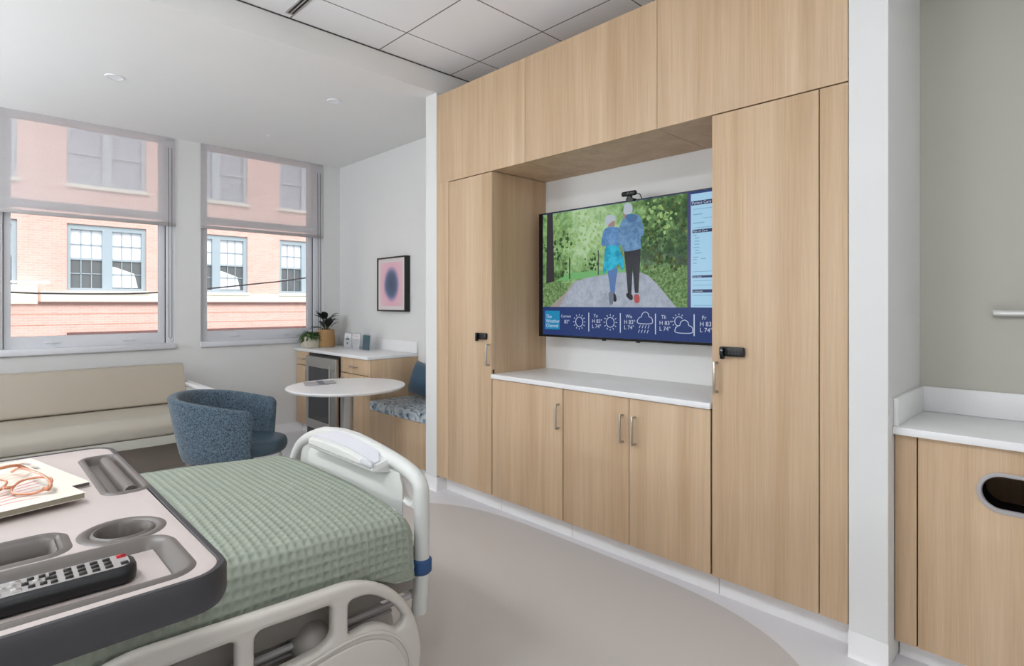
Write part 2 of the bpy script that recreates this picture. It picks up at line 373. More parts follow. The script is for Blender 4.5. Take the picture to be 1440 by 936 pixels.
def rr(w, h, r, n=6, cx=0, cy=0):
    """rounded rectangle loop"""
    out = []
    for (sx, sy, a0) in ((1, 1, 0), (-1, 1, 90), (-1, -1, 180), (1, -1, 270)):
        for k in range(n+1):
            a = math.radians(a0+90*k/n)
            out.append((cx+sx*(w/2-r)+r*math.cos(a), cy+sy*(h/2-r)+r*math.sin(a)))
    return out
def smooth(pts, n=4, closed=True):
    """Catmull-Rom through points"""
    m = len(pts); out = []; P_ = [Vector(p) for p in pts]
    rng = range(m) if closed else range(m-1)
    for i in rng:
        g = (lambda k: P_[k % m]) if closed else (lambda k: P_[max(0, min(m-1, k))])
        p0, p1, p2, p3 = g(i-1), g(i), g(i+1), g(i+2)
        for k in range(n):
            t = k/n; out.append(.5*((2*p1)+(p2-p0)*t+(2*p0-5*p1+4*p2-p3)*t*t+(3*p1-p0-3*p2+p3)*t**3))
    if not closed: out.append(P_[-1])
    return [tuple(p) for p in out]
def roundpoly(pts, r, n=5):
    """round the corners of a polygon; r is one radius or a list"""
    out = []; m = len(pts)
    for i in range(m):
        p = Vector(pts[i]); a = Vector(pts[i-1]); b = Vector(pts[(i+1) % m]); rad = r[i] if isinstance(r, (list, tuple)) else r
        d0 = (a-p); d1 = (b-p); k = min(rad, d0.length*.48, d1.length*.48)
        q0 = p+d0.normalized()*k; q1 = p+d1.normalized()*k
        for j in range(n+1):
            t = j/n; out.append(tuple(q0*(1-t)**2+p*2*t*(1-t)+q1*t*t))
    return out
XY = lambda z: (lambda a, b, c: (a, b, z+c))
def YZ(x, ofs=0): return lambda a, b, c: (x+c, a, b)
def XZ(y): return lambda a, b, c: (a, y+c, b)

# ================================================================== SETTING
ZG, ZA, ZP = 3.11, 2.945, 2.915        # tile ceiling, alcove ceiling, panel top
YW = 6.05                               # window wall inner face
struct(MB().box(-2.3, 3.4, -1.9, 6.3, -.12, 0).build('floor', 'floor'))
struct(MB().box(-2.3, 3.4, -1.9, 3.41, ZG, ZG+.12).build('ceiling', 'tile'))
struct(MB().box(-2.3, 3.4, 3.385, 6.3, ZA, ZG+.12).build('ceiling', 'ceil'))
struct(MB().box(-2.3, 3.4, 3.379, 3.386, ZG-.006, ZG).build('trim_1', 'rim'))
# window wall with openings: (x0, x1) pairs, sill and head heights
WIN = [(.165, 1.425), (1.645, 2.90), (-1.35, -.10)]  # last opening lies out of view, added to let in daylight
ZS = .985
wb = MB()
wb.box(-2.3, 3.4, YW, YW+.24, 0, ZS)
for a, b in ((-2.3, -1.35), (-.10, .165), (1.425, 1.645), (2.90, 3.4)): wb.box(a, b, YW, YW+.24, ZS, ZA+.01)
struct(wb.build('wall_front', 'wall'))
struct(MB().box(3.10, 3.4, 3.517, YW+.24, 0, ZA+.01).build('wall_alcove', 'wall'))
struct(MB().box(2.50, 3.4, 3.383, 3.517, 0, ZA).build('wall_partition', 'wall', angle=20))
struct(MB().box(2.50, 3.4, .542, .676, 0, ZG, .004).build('wall_column', 'wall', angle=20))
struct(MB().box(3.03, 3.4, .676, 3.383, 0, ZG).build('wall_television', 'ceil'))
struct(MB().box(3.05, 3.4, -1.9, .542, 0, ZG).build('wall_right', 'wall_warm'))
struct(MB().box(-2.42, -2.3, -1.9, 6.3, 0, ZG+.1).build('wall_left', 'wall'))
struct(MB().box(-2.42, 3.4, -2.02, -1.9, 0, ZG+.1).build('wall_back', 'wall'))
struct(MB().box(2.50, 3.4, -1.9, .542, 2.76, ZG).build('ceiling_niche_added', 'wall_warm'))  # unseen lowered soffit, added to darken the top of the niche wall
# baseboards with a coved foot
def base(name, y0, y1, x):
    return struct(MB().loft([[(x+.001, y, .10), (x-.002, y, .099), (x-.0025, y, .02), (x-.006, y, .006), (x-.012, y, 0), (x+.001, y, 0)] for y in (y0, y1)]).build(name, 'base'))
base('baseboard_partition', 3.37, 3.517, 2.50)
struct(MB().box(2.495, 2.585, 3.372, 3.384, 0, .10).build('baseboard_return', 'base'))
base('baseboard_column', .5415, .6765, 2.50)
struct(MB().box(-2.3, 3.09, YW-.008, YW+.001, 0, .10).build('baseboard_front', 'base'))
struct(MB().box(3.04, 3.051, -1.9, .09, 0, .10).build('baseboard_right', 'base'))

def window(i, x0, x1):
    fx0, fx1 = x0+.10, x1-.12
    if i == 2: fx0, fx1 = x0+.075, x1-.155
    y = YW+.06
    w = MB()
    w.box(x0, fx0-.05, y-.03, y+.09, ZS, ZA+.005, .004); w.box(fx1+.055, x1, y-.03, y+.09, ZS, ZA+.005, .004)
    w.box(x0, x1, y-.03, y+.09, ZA-.03, ZA+.01)
    o = struct(w.build('window_%d' % i, 'trim'))
    zr0, zr1 = 2.19, 2.245; zb = 1.115
    s = MB().plate([(fx0-.046, ZS+.03), (fx1+.05, ZS+.03), (fx1+.05, zr0), (fx0-.046, zr0)], [[(fx0, zb), (fx1, zb), (fx1, zr0-.012), (fx0, zr0-.012)]], .05, .004, XZ(y+.025))
    s.build('sash', 'trim', o, angle=30)
    s = MB().plate([(fx0-.046, zr0+.004), (fx1+.05, zr0+.004), (fx1+.05, ZA), (fx0-.046, ZA)], [[(fx0, zr1), (fx1, zr1), (fx1, ZA-.01), (fx0, ZA-.01)]], .05, .004, XZ(y+.025))
    s.build('sash', 'trim', o, angle=30)
    MB().box(fx0-.05, fx0-.046, y-.005, y+.05, ZS+.03, ZA).box(fx1+.05, fx1+.055, y-.005, y+.05, ZS+.03, ZA).build('joint', 'rim', o)
    MB().box(fx0-.01, fx1+.01, y+.028, y+.034, zb-.01, zr0-.01).build('pane', 'glass', o)
    MB().box(fx0-.01, fx1+.01, y+.028, y+.034, zr1-.01, ZA-.005).build('pane', 'glass', o)
    for fx in (.25, .78):
        h = fx0+(fx1-fx0)*fx
        MB().box(h-.05, h+.05, y-.012, y+.005, zb-.062, zb-.05, .004).box(h-.012, h+.012, y-.008, y+.01, zb-.075, zb-.04, .004).build('sash_latch', 'trim', o)
    # sill board standing slightly proud of the wall
    MB().box(x0-.002, x1+.002, YW-.03, y+.03, ZS-.022, ZS+.032, .006).build('window_sill', 'trim', o)
    return o
window(1, *WIN[0]); window(2, *WIN[1]); window(3, *WIN[2])  # third window is unseen, put in for its light
def shade(x0, x1, label, zb):
    t = thing('roller_shade', label, 'window shade', ((x0+x1)/2, YW-.006, zb), 0, 'grey mesh roller shades on the windows')
    MB().box(x0, x1, YW-.0105, YW-.0085, zb+.01, ZA).build('shade_fabric', 'shade', t)
    MB().box(x0-.002, x1+.002, YW-.017, YW-.003, zb-.002, zb+.03, .004).build('bottom_bar', 'trim_grey', t)
    cx = x1-.03
    MB().tube([(cx, YW-.018, ZA-.1), (cx, YW-.018, 1.075), (cx-.012, YW-.018, 1.06), (cx-.024, YW-.018, 1.075), (cx-.03, YW-.018, ZA-.1)], .0022, 6).build('bead_chain', 'rim', t)
    return t
M['trim_grey'] = mat('grey_shade_bar', srgb(170, 165, 164), .6)
shade(.12, 1.425, 'half lowered grey mesh roller shade on the window behind the sofa', 2.115)
shade(1.645, 2.885, 'half lowered grey mesh roller shade on the window above the potted plants', 2.12)
shade(-1.35, -.08, 'half lowered grey mesh roller shade on the unseen window added at far left', 2.115)

# ceiling devices
def downlight(x, y, label, r=.055):
    t = thing('downlight', label, 'ceiling light', (x, y, ZA), 0, 'recessed lights in the alcove ceiling')
    MB().lathe([(r-.012, -.001), (r-.01, -.006), (r, -.006), (r+.004, 0), (r-.012, .0)], (x, y, ZA), cap=False).build('trim_ring', 'card', t)
    MB().lathe([(.0005, -.003), (r-.012, -.003)], (x, y, ZA), cap=False).build('lens', 'lamp_off', t)
downlight(.74, 4.69, 'round recessed downlight in the white ceiling nearest the left window')
downlight(2.04, 4.07, 'round recessed downlight in the white ceiling nearer the television wall', .05)
tag(recentre(MB().lathe([(.0005, -.012), (.012, -.012), (.014, -.004), (.034, -.003), (.036, 0)], (2.02, 5.34, ZA), cap=False).build('sprinkler_head', 'card')), 'tiny white sprinkler cap in the ceiling before the right window', 'sprinkler')
t = thing('air_vent', 'narrow dark slot vent in the tiled ceiling beside the beam', 'vent', (1.385, 3.0, ZG))
MB().plate([(1.36, 2.70), (1.412, 2.70), (1.412, 3.33), (1.36, 3.33)], [[(1.368, 2.71), (1.383, 2.71), (1.383, 3.32), (1.368, 3.32)], [(1.389, 2.71), (1.404, 2.71), (1.404, 3.32), (1.389, 3.32)]], .006, .001, XY(ZG-.003)).build('vent_frame', 'trim_grey', t)
MB().box(1.366, 1.406, 2.705, 3.325, ZG-.0025, ZG-.001).build('vent_slot', 'gap', t)
# unseen ceiling lamps, added as fill for the bed and floor
def fill_troffer(x, y, label, p):
    t = thing('fill_ceiling_lamp', label, 'ceiling light', (x, y, ZG), 0, 'unseen square fill lamps added in the tiled ceiling')
    MB().plate(rr(.6, .6, .004, 2, x, y), [rr(.54, .54, .004, 2, x, y)], .02, .002, XY(ZG-.01)).build('lamp_frame', 'card', t)
    MB().box(x-.27, x+.27, y-.27, y+.27, ZG-.012, ZG-.006).build('diffuser', 'fill_lamp', t)
    L = bpy.data.lights.new('fill_glow', 'AREA'); L.shape = 'SQUARE'; L.size = .52; L.energy = p; L.color = (.89, .95, 1)
    o = bpy.data.objects.new('fill_glow', L); C.objects.link(o); o.location = (0, 0, -.02); o.parent = t
TP = 24
fill_troffer(-.715, 1.525, 'unseen square fill lamp added above the head of the bed', TP)
fill_troffer(-.715, -.305, 'unseen square fill lamp added behind the viewer near the back wall', TP)
fill_troffer(-.715, 2.745, 'unseen square fill lamp added over the far side of the bed', TP)

def fill_uplight(loc, rz, L_, label, p, tilt=55):  # unseen wall lamps added to brighten the ceiling and the cabinet wall
    t = thing('fill_wall_lamp', label, 'wall light', loc, rz, 'unseen long fill lamps added on the walls')
    MB().plate(rr(.12, L_, .02, 3), [rr(.09, L_-.03, .01, 3)], .07, .003, XY(0)).build('housing', 'card', t, local=True)
    MB().box(-.05, .05, -L_/2+.01, L_/2-.01, -.03, -.02).build('lamp_tray', 'fill_lamp', t, local=True)
    A_ = bpy.data.lights.new('fill_glow', 'AREA'); A_.shape = 'RECTANGLE'; A_.size = .08; A_.size_y = L_-.05; A_.energy = p; A_.color = (.87, .94, 1)
    o = bpy.data.objects.new('fill_glow', A_); C.objects.link(o); o.location = (0, 0, .0); o.rotation_euler = (0, -math.radians(180-tilt), 0); o.location = (.0, 0, .045); o.parent = t
UP = 82
fill_uplight((-2.235, 2.1, 1.55), 0, 1.6, 'unseen long fill lamp added on the left wall over the bed head', UP*.45, 84)
fill_uplight((-2.235, 4.75, 1.75), 0, 1.6, 'unseen long fill lamp added on the left wall beside the sofa end', UP, 62)
fill_uplight((.3, -1.835, 1.75), PI/2, 1.8, 'unseen long fill lamp added on the back wall behind the viewer', UP*.28, 38)

# ================================================================== MEDIA WALL
FX = 2.50
def pull(name, door, y, z0, z1, x=FX, m='nickel'):
    p = MB(); r = .005
    p.box(x-.034, x-.024, y-.005, y+.005, z0, z1, .002)
    for z in (z0+.006, z1-.006): p.box(x-.028, x+.004, y-.004, y+.004, z-.005, z+.005, .001)
    return p.build(name, m, door)
def lock(door, y0, y1, z0, z1, x=FX, latch=-1):
    """slim black electronic keypad lock"""
    p = MB().box(x-.02, x+.002, y0, y1, z0, z1, .007)
    o = p.build('keypad_lock', 'black', door)
    k = MB()
    for i in range(5):
        for j in range(2): k.box(x-.0215, x-.0195, y0+.02+i*.014, y0+.028+i*.014, z0+.011+j*.016, z0+.018+j*.016)
    k.build('key', 'rim', o)
    yk = y1-.022
    MB().box(x-.04, x-.018, yk-.009, yk+.009, z0-.012, z1+.002, .005).build('turn_knob', 'blackgloss', o)
ZD0, ZD1 = .120, 2.263
BX = 3.025
def tall(label, y0, y1, fy0, fy1, hy, ly, side_y=None):
    """tall cabinet: y0..y1 door, fy0..fy1 outer limits with filler"""
    t = thing('tall_cabinet', label, 'cabinet', (FX+.26, (fy0+fy1)/2, 0), 0, 'tall oak cabinets beside the television recess')
    b = MB().box(FX+.022, BX, fy0+.0005, fy1-.0005, ZD0, ZD1-.002)
    b.build('body', 'wood', t)
    MB().box(FX+.085, BX-.05, fy0+.001, fy1-.001, 0, ZD0).build('toe_kick', 'base', t)
    d = MB().box(FX, FX+.02, y0+.0015, y1-.0015, ZD0, ZD1-.004, .001).build('door', 'wood', t)
    MB().box(FX+.012, FX+.0215, min(y0, fy0)+.001, max(y1, fy1)-.001, ZD0+.001, ZD1-.003).build('shadow_gap', 'gap', t)
    pull('handle', d, hy, .974, 1.12)
    lock(d, ly[0], ly[1], 1.146, 1.19)
    return t
tl = tall('tall narrow oak cabinet left of the television recess, keypad lock on door', 2.775, 3.236, 2.771, 3.382, 2.795, (2.815, 2.913))
MB().box(FX, FX+.02, 3.239, 3.382, ZD0, ZD1+.0022).build('filler_panel', 'wood', tl)
MB().box(FX+.001, FX+.021, 2.7715, 2.7745, .95, ZD1-.004).build('edge_band', 'wood', tl)
trr = tall('wider looking tall oak cabinet right of the television recess, beside the white column', .783, 1.243, .677, 1.247, 1.217, (1.085, 1.20))
MB().box(FX, FX+.02, .678, .780, ZD0, ZD1-.004, .001).build('filler_panel', 'wood', trr)
# base cabinets under the recess
def basecab(label, y0, y1, doors, hy):
    t = thing('base_cabinet', label, 'cabinet', (FX+.26, (y0+y1)/2, 0), 0, 'oak base cabinets under the television')
    MB().box(FX+.022, BX, y0+.0005, y1-.0005, ZD0, .892).build('body', 'wood', t)
    MB().box(FX+.085, BX-.05, y0+.001, y1-.001, 0, ZD0).build('toe_kick', 'base', t)
    MB().box(FX+.012, FX+.0215, y0+.001, y1-.001, ZD0+.001, .891).build('shadow_gap', 'gap', t)
    for (a, b), h in zip(doors, hy):
        d = MB().box(FX, FX+.02, a+.0018, b-.0018, ZD0, .889, .001).build('door', 'wood', t)
        pull('handle', d, h, .652, .803)
basecab('single door oak base cabinet under the left end of the television counter', 2.155, 2.770, [(2.157, 2.770)], [2.187])
basecab('double door oak base cabinet under the right end of the television counter', 1.248, 2.154, [(1.699, 2.153), (1.249, 1.699)], [1.738, 1.662])
tag(recentre(MB().box(FX-.012, 3.029, 1.248, 2.7705, .893, .922, .002).build('countertop', 'quartz')), 'white counter shelf along the bottom of the television recess', 'countertop')
def upper(label, y0, y1):
    t = thing('wall_cabinet', label, 'cabinet', (FX+.26, (y0+y1)/2, ZD1), 0, 'oak panels cabinets running above the television')
    MB().box(FX+.021, BX, y0+.0014, y1-.0014, ZD1+.002, ZP).build('body', 'wood', t)
    MB().box(FX, FX+.02, y0+.0014, y1-.0014, ZD1+.002, ZP, .0006).build('door', 'wood', t)
upper('leftmost oak upper cabinet above the left tall cabinet, by the ceiling beam', 2.467, 3.382)
upper('middle oak upper cabinet directly above the television recess', 1.533, 2.467)
upper('rightmost oak upper cabinet above the right tall cabinet, by the white column', .677, 1.533)

# ================================================================== TELEVISION
TX = 2.88; TY = 2.703; TZ = 1.16; TW, TH = 1.445, .85
tv = thing('television', 'large wall mounted flat television showing two walkers and a weather strip', 'television', (TX+.03, TY-TW/2, TZ))
MB().box(TX+.004, TX+.05, TY-TW, TY, TZ, TZ+TH, .004).build('housing', 'black', tv)
MB().box(TX+.05, 3.029, TY-TW+.45, TY-.45, TZ+.25, TZ+.6).build('wall_mount', 'rim', tv)
MB().plate([(TY-TW, TZ), (TY, TZ), (TY, TZ+TH), (TY-TW, TZ+TH)], [[(TY-TW+.008, TZ+.014), (TY-.036, TZ+.014), (TY-.036, TZ+TH-.007), (TY-TW+.008, TZ+TH-.007)]], .008, .001, YZ(TX+.003)).build('bezel', 'blackgloss', tv)
for dy in (.55, .80): MB().box(TX+.006, TX+.02, TY-dy-.012, TY-dy+.012, TZ-.008, TZ+.001, .002).build('sensor', 'black', tv)
def leafy(name, r0, g0, b0, r1, g1, b1, sc_=45.0):
    m = bpy.data.materials.new(name); m.use_nodes = True; k = NT(m)
    tc = k.n('ShaderNodeTexCoord'); n1 = k.n('ShaderNodeTexNoise', i_Scale=sc_, i_Detail=4.0, i_Roughness=.8); k.l(tc.outputs['Object'], n1.inputs['Vector'])
    c = k.ramp(n1.outputs[0], [(.38, srgb(r0, g0, b0)), (.62, srgb(r1, g1, b1))])
    k.l(c, k.b.inputs['Emission Color']); k.b.inputs['Emission Strength'].default_value = SCR
    k.b.inputs['Base Color'].default_value = (.004, .004, .004, 1); k.b.inputs['Specular IOR Level'].default_value = .12
    return m
E_ = lambda n, r, g, b: emis_mat(n, srgb(r, g, b), SCR)
S = {'navy': E_('screen_navy', 42, 62, 118), 'white': E_('screen_white', 205, 215, 235), 'path': leafy('screen_path', 156, 164, 180, 182, 190, 204, 18.0), 'gravel': E_('screen_gravel', 166, 156, 150),
     'lawn': E_('screen_lawn', 116, 180, 112), 'trunk': E_('screen_trunk', 60, 56, 62), 'logo': E_('screen_teal', 34, 140, 186), 'page': E_('screen_pale_blue', 172, 216, 244),
     'ink': E_('screen_ink', 40, 58, 102), 'hair': E_('screen_hair', 186, 196, 208), 'skin': E_('screen_skin', 168, 134, 130), 'shirt': leafy('screen_shirt', 80, 124, 176, 118, 164, 212, 22.0), 'jacket': leafy('screen_jacket', 26, 140, 176, 60, 196, 226, 24.0),
     'jeans': E_('screen_leggings', 84, 120, 176), 'hoodie': leafy('screen_hoodie', 86, 124, 164, 122, 164, 204, 18.0), 'hood': E_('screen_hood', 78, 116, 160), 'dark': E_('screen_dark_trousers', 24, 24, 36), 'shoe': E_('screen_shoe', 112, 122, 140), 'redshoe': E_('screen_red_shoe', 176, 76, 70),
     'purple': E_('screen_violet_border', 70, 72, 118), 'lineb': E_('screen_thin_line', 126, 170, 206), 'darkgreen': E_('screen_dark_shrub', 70, 78, 54)}
M['forest'] = forest_mat(); M['slight'] = leafy('screen_light_leaves', 118, 158, 86, 176, 206, 140); M['sdark'] = leafy('screen_dark_leaves', 32, 64, 36, 70, 104, 56); S['darkgreen'] = leafy('screen_brown_leaves', 40, 56, 32, 98, 112, 58); M['sgrass'] = grass_emis()
scr = MB().box(TX+.001, TX+.004, TY-TW+.008, TY-.036, TZ+.014, TZ+TH-.007).build('screen', S['navy'], tv)
ART={
 'photo':[(0.038, 0.848), (1.128, 0.845), (1.128, 0.204), (0.038, 0.202)],
 'right':[(1.148, 0.831), (1.267, 0.835), (1.267, 0.205), (1.148, 0.205)],
 'path':[(0.189, 0.2), (0.297, 0.354), (0.393, 0.391), (0.66, 0.417), (0.85, 0.402), (0.939, 0.338), (1.061, 0.204)],
 'gravel':[(0.094, 0.2), (0.248, 0.304), (0.297, 0.354), (0.24, 0.279), (0.198, 0.2)],
 'grassl':[(0.038, 0.199), (0.038, 0.36), (0.297, 0.373), (0.24, 0.304), (0.112, 0.2)],
 'grassr':[(0.824, 0.431), (1.128, 0.428), (1.128, 0.204), (1.061, 0.204), (0.939, 0.338)],
 'lawn':[(0.147, 0.377), (0.281, 0.43), (0.716, 0.441), (0.716, 0.413), (0.393, 0.391)],
 'trunk':[(0.077, 0.843), (0.129, 0.843), (0.143, 0.377), (0.068, 0.366)],
 'trunk2':[(0.273, 0.531), (0.284, 0.53), (0.284, 0.389), (0.273, 0.39)],
 'trunk3':[(0.51, 0.565), (0.518, 0.565), (0.518, 0.406), (0.51, 0.406)],
 'logo':[(0.059, 0.176), (0.198, 0.185), (0.198, 0.049), (0.059, 0.051)],
 'h1':[(1.151, 0.784), (1.267, 0.794), (1.267, 0.769), (1.151, 0.763)],
 'h2':[(1.159, 0.631), (1.267, 0.634), (1.267, 0.614), (1.159, 0.613)],
 'h3':[(1.159, 0.379), (1.267, 0.381), (1.267, 0.368), (1.159, 0.366)],
 'h4':[(1.159, 0.303), (1.264, 0.304), (1.264, 0.287), (1.159, 0.285)],
 'd1':[(0.437, 0.167), (0.443, 0.167), (0.443, 0.047), (0.437, 0.047)],
 'd2':[(0.68, 0.166), (0.686, 0.166), (0.686, 0.048), (0.68, 0.048)],
 'd3':[(0.925, 0.168), (0.93, 0.168), (0.93, 0.049), (0.925, 0.049)],
 'd4':[(1.167, 0.17), (1.173, 0.17), (1.173, 0.05), (1.167, 0.05)],
 'tx':[(0.068, 0.123), (0.068, 0.097), (0.068, 0.064), (0.211, 0.132), (0.235, 0.091), (0.482, 0.141), (0.473, 0.107), (0.473, 0.076), (0.726, 0.145), (0.715, 0.112), (0.715, 0.08), (0.969, 0.146), (0.955, 0.114), (0.955, 0.081), (1.212, 0.147), (1.204, 0.116), (1.204, 0.082)],
 'sun':[(0.362, 0.108), (0.608, 0.11), (1.087, 0.13)],
 'cloud':[(0.856, 0.127), (1.107, 0.09)],
 'hair1':[(0.572, 0.724), (0.569, 0.759), (0.593, 0.778), (0.634, 0.771), (0.647, 0.746), (0.634, 0.731), (0.614, 0.712), (0.588, 0.714)],
 'neck1':[(0.593, 0.718), (0.631, 0.738), (0.641, 0.722), (0.634, 0.697), (0.598, 0.7)],
 'torso1':[(0.567, 0.693), (0.598, 0.705), (0.644, 0.698), (0.68, 0.68), (0.678, 0.584), (0.655, 0.581), (0.577, 0.574), (0.567, 0.644), (0.556, 0.601), (0.572, 0.587), (0.556, 0.586), (0.538, 0.603), (0.551, 0.671)],
 'jacket':[(0.575, 0.579), (0.655, 0.586), (0.68, 0.55), (0.708, 0.482), (0.7, 0.428), (0.672, 0.467), (0.649, 0.451), (0.608, 0.432), (0.577, 0.433), (0.567, 0.416), (0.552, 0.426), (0.561, 0.507)],
 'legs1':[(0.59, 0.433), (0.655, 0.447), (0.66, 0.417), (0.644, 0.342), (0.639, 0.283), (0.614, 0.283), (0.608, 0.3), (0.598, 0.368)],
 'shoe1a':[(0.598, 0.296), (0.629, 0.296), (0.631, 0.241), (0.621, 0.219), (0.603, 0.224), (0.596, 0.266)],
 'shoe1b':[(0.627, 0.287), (0.647, 0.283), (0.655, 0.245), (0.634, 0.241)],
 'head2':[(0.708, 0.806), (0.715, 0.83), (0.744, 0.835), (0.767, 0.816), (0.769, 0.783), (0.754, 0.768), (0.72, 0.768), (0.705, 0.782)],
 'face2':[(0.7, 0.782), (0.715, 0.789), (0.72, 0.751), (0.705, 0.748)],
 'torso2':[(0.71, 0.748), (0.739, 0.765), (0.797, 0.759), (0.831, 0.727), (0.849, 0.644), (0.835, 0.625), (0.824, 0.646), (0.826, 0.573), (0.826, 0.552), (0.71, 0.544), (0.7, 0.582), (0.675, 0.584), (0.665, 0.618), (0.68, 0.709)],
 'hood':[(0.72, 0.759), (0.759, 0.766), (0.807, 0.749), (0.793, 0.722), (0.759, 0.714), (0.73, 0.733)],
 'legs2':[(0.71, 0.544), (0.824, 0.553), (0.818, 0.443), (0.815, 0.297), (0.788, 0.289), (0.776, 0.445), (0.769, 0.478), (0.767, 0.405), (0.764, 0.281), (0.739, 0.282), (0.728, 0.406)],
 'shoe2a':[(0.73, 0.29), (0.767, 0.281), (0.771, 0.252), (0.754, 0.248), (0.728, 0.269)],
 'shoe2b':[(0.783, 0.277), (0.815, 0.277), (0.818, 0.236), (0.788, 0.232)],
}
_lay = [0]
def flat(name, pts, m, parent=scr, sm=0):
    """a flat patch of the picture shown on the screen"""
    _lay[0] += 1; x = TX+.0008-_lay[0]*.00006
    if sm: pts = smooth(pts, 4)
    b = MB(); b.poly([(x, TY-a, TZ+c) for a, c in pts]); bmesh.ops.triangulate(b.bm, faces=b.bm.faces)
    return b.build(name, m, parent, flat=True)
A = ART
pic = flat('walking_picture', [(.038, .84), (1.128, .84), (1.128, .204), (.038, .204)], M['forest'])
_bm = pic.data; _bm.transform(Matrix.Translation((0, 0, 0)))
flat('violet_border', [(1.128, .84), (1.149, .84), (1.149, .204), (1.128, .204)], S['purple'])
flat('lawn_picture', A['lawn'], S['lawn'], pic)
flat('grass_picture', [(.038, .204), (.038, .35), (.2, .365), (.29, .36), (.24, .29), (.15, .204)], M['sgrass'], pic)
flat('grass_picture', [(.80, .42), (.9, .45), (1.128, .44), (1.128, .204), (1.05, .204)], M['sgrass'], pic)
def clusters(name, spots, m, seed):
    random.seed(seed); _lay[0] += 1; x = TX+.0008-_lay[0]*.00006; b = MB()
    for cx, cz, r in spots:
        for _ in range(int(r*260)):
            a = random.random()*2*PI; q = r*math.sqrt(random.random()); px_, pz_ = cx+q*math.cos(a), cz+q*math.sin(a)*1.15; s = .006+.012*random.random(); n = 7
            if not (.042+s < px_ < 1.126-s and .208+s < pz_ < .838-s): continue
            t0 = random.random()*6
            b.poly([(x-random.random()*.00003, TY-(px_+s*(.5+.6*random.random())*math.cos(t0+2*PI*k/n)), TZ+pz_+s*(.5+.6*random.random())*math.sin(t0+2*PI*k/n)) for k in range(n)])
    o = b.build(name, m, pic, flat=True); o['kind'] = 'stuff'; return o
clusters('leaf_cluster', [(.96, .74, .12), (1.06, .62, .10), (.93, .56, .09), (1.05, .52, .08), (.20, .50, .09), (.10, .62, .08), (.86, .66, .07), (.24, .66, .06), (.46, .50, .06)], M['sdark'], 1)
clusters('leaf_cluster', [(.98, .62, .10), (.90, .50, .07), (1.08, .70, .08), (1.02, .80, .06), (1.07, .47, .05)], S['darkgreen'], 2)
clusters('leaf_cluster', [(.33, .72, .12), (.46, .66, .10), (.28, .60, .09), (.90, .80, .08), (.15, .74, .07), (1.0, .70, .07), (.50, .56, .08)], M['slight'], 3)
flat('gravel_picture', [(.10, .204), (.25, .305), (.30, .36), (.33, .37), (.24, .27), (.198, .204)], S['gravel'], pic)
flat('path_picture', [(.189, .204), (.25, .29), (.33, .375), (.45, .396), (.66, .417), (.83, .41), (.88, .39), (.939, .338), (1.061, .204)], S['path'], pic)
for kx in ('trunk', 'trunk2', 'trunk3'): flat('tree_trunk', [(a, min(b, .84)) for a, b in A[kx]], S['trunk'], pic)
flat('walker_hair', A['hair1'], S['hair'], pic, 1); flat('walker_neck', A['neck1'], S['skin'], pic, 1)
flat('walker_leggings', A['legs1'], S['jeans'], pic, 1); flat('walker_top', A['torso1'], S['shirt'], pic, 1); flat('tied_jacket', A['jacket'], S['jacket'], pic, 1)
flat('walker_shoe', A['shoe1b'], S['dark'], pic, 1); flat('walker_shoe', A['shoe1a'], S['shoe'], pic, 1)
for q_ in ([(.708, .555), (.778, .558), (.775, .47), (.766, .40), (.762, .28), (.737, .28), (.726, .41)], [(.765, .556), (.826, .558), (.822, .45), (.812, .29), (.786, .29), (.780, .41), (.768, .48)]): flat('walker_trousers', q_, S['dark'], pic); flat('walker_hoodie', A['torso2'], S['hoodie'], pic, 1); flat('walker_face', A['face2'], S['skin'], pic, 1)
flat('hood', A['hood'], S['hood'], pic, 1); flat('walker_hair', A['head2'], S['hair'], pic, 1)
flat('walker_shoe', A['shoe2a'], S['dark'], pic, 1); flat('walker_shoe', A['shoe2b'], S['redshoe'], pic, 1)
pg = flat('care_page', [(1.150, .829), (1.40, .829), (1.40, .205), (1.150, .205)], S['page'])
for kx, (z0, z1) in {'h1': (.766, .789), 'h2': (.6135, .632), 'h3': (.367, .380), 'h4': (.286, .3035)}.items():
    flat('heading_bar', [(1.152 if kx == 'h1' else 1.159, z1), (1.39, z1), (1.39, z0), (1.152 if kx == 'h1' else 1.159, z0)], S['ink'], pg)
AX = ((0, -1, 0), (0, 0, 1))
def st(body, a, b, size, m=None, al='LEFT', parent=scr):
    _lay[0] += 1
    return text('screen_lettering', body, size, m or S['white'], (TX-.0022, TY-a, TZ+b), parent, AX, al, .0001)
st('Patient Care', 1.157, .7705, .022, parent=pg); st('Plan of Care', 1.163, .617, .017, parent=pg)
st('Visit Notes', 1.163, .3695, .011, parent=pg); st('Comments', 1.163, .290, .013, parent=pg)
ln = MB()
for zz, a0, a1 in ((.742, 1.165, 1.32), (.712, 1.165, 1.22), (.69, 1.22, 1.39), (.665, 1.165, 1.23), (.64, 1.17, 1.39), (.598, 1.165, 1.185), (.583, 1.172, 1.20), (.566, 1.172, 1.20), (.549, 1.172, 1.20), (.531, 1.165, 1.20),
                   (.515, 1.175, 1.2), (.50, 1.175, 1.215), (.478, 1.165, 1.195), (.465, 1.165, 1.185), (.468, 1.21, 1.24), (.445, 1.165, 1.185), (.40, 1.16, 1.39), (.35, 1.165, 1.38), (.325, 1.165, 1.38), (.27, 1.165, 1.38), (.215, 1.165, 1.38)):
    ln.box(TX-.0020, TX-.0016, TY-a1, TY-a0, TZ+zz, TZ+zz+(.003 if a1-a0 > .1 else .005))
ln.build('text_lines', S['lineb'], pg)
lg = flat('logo_square', [(.059, .178), (.193, .178), (.193, .052), (.059, .052)], S['logo'])
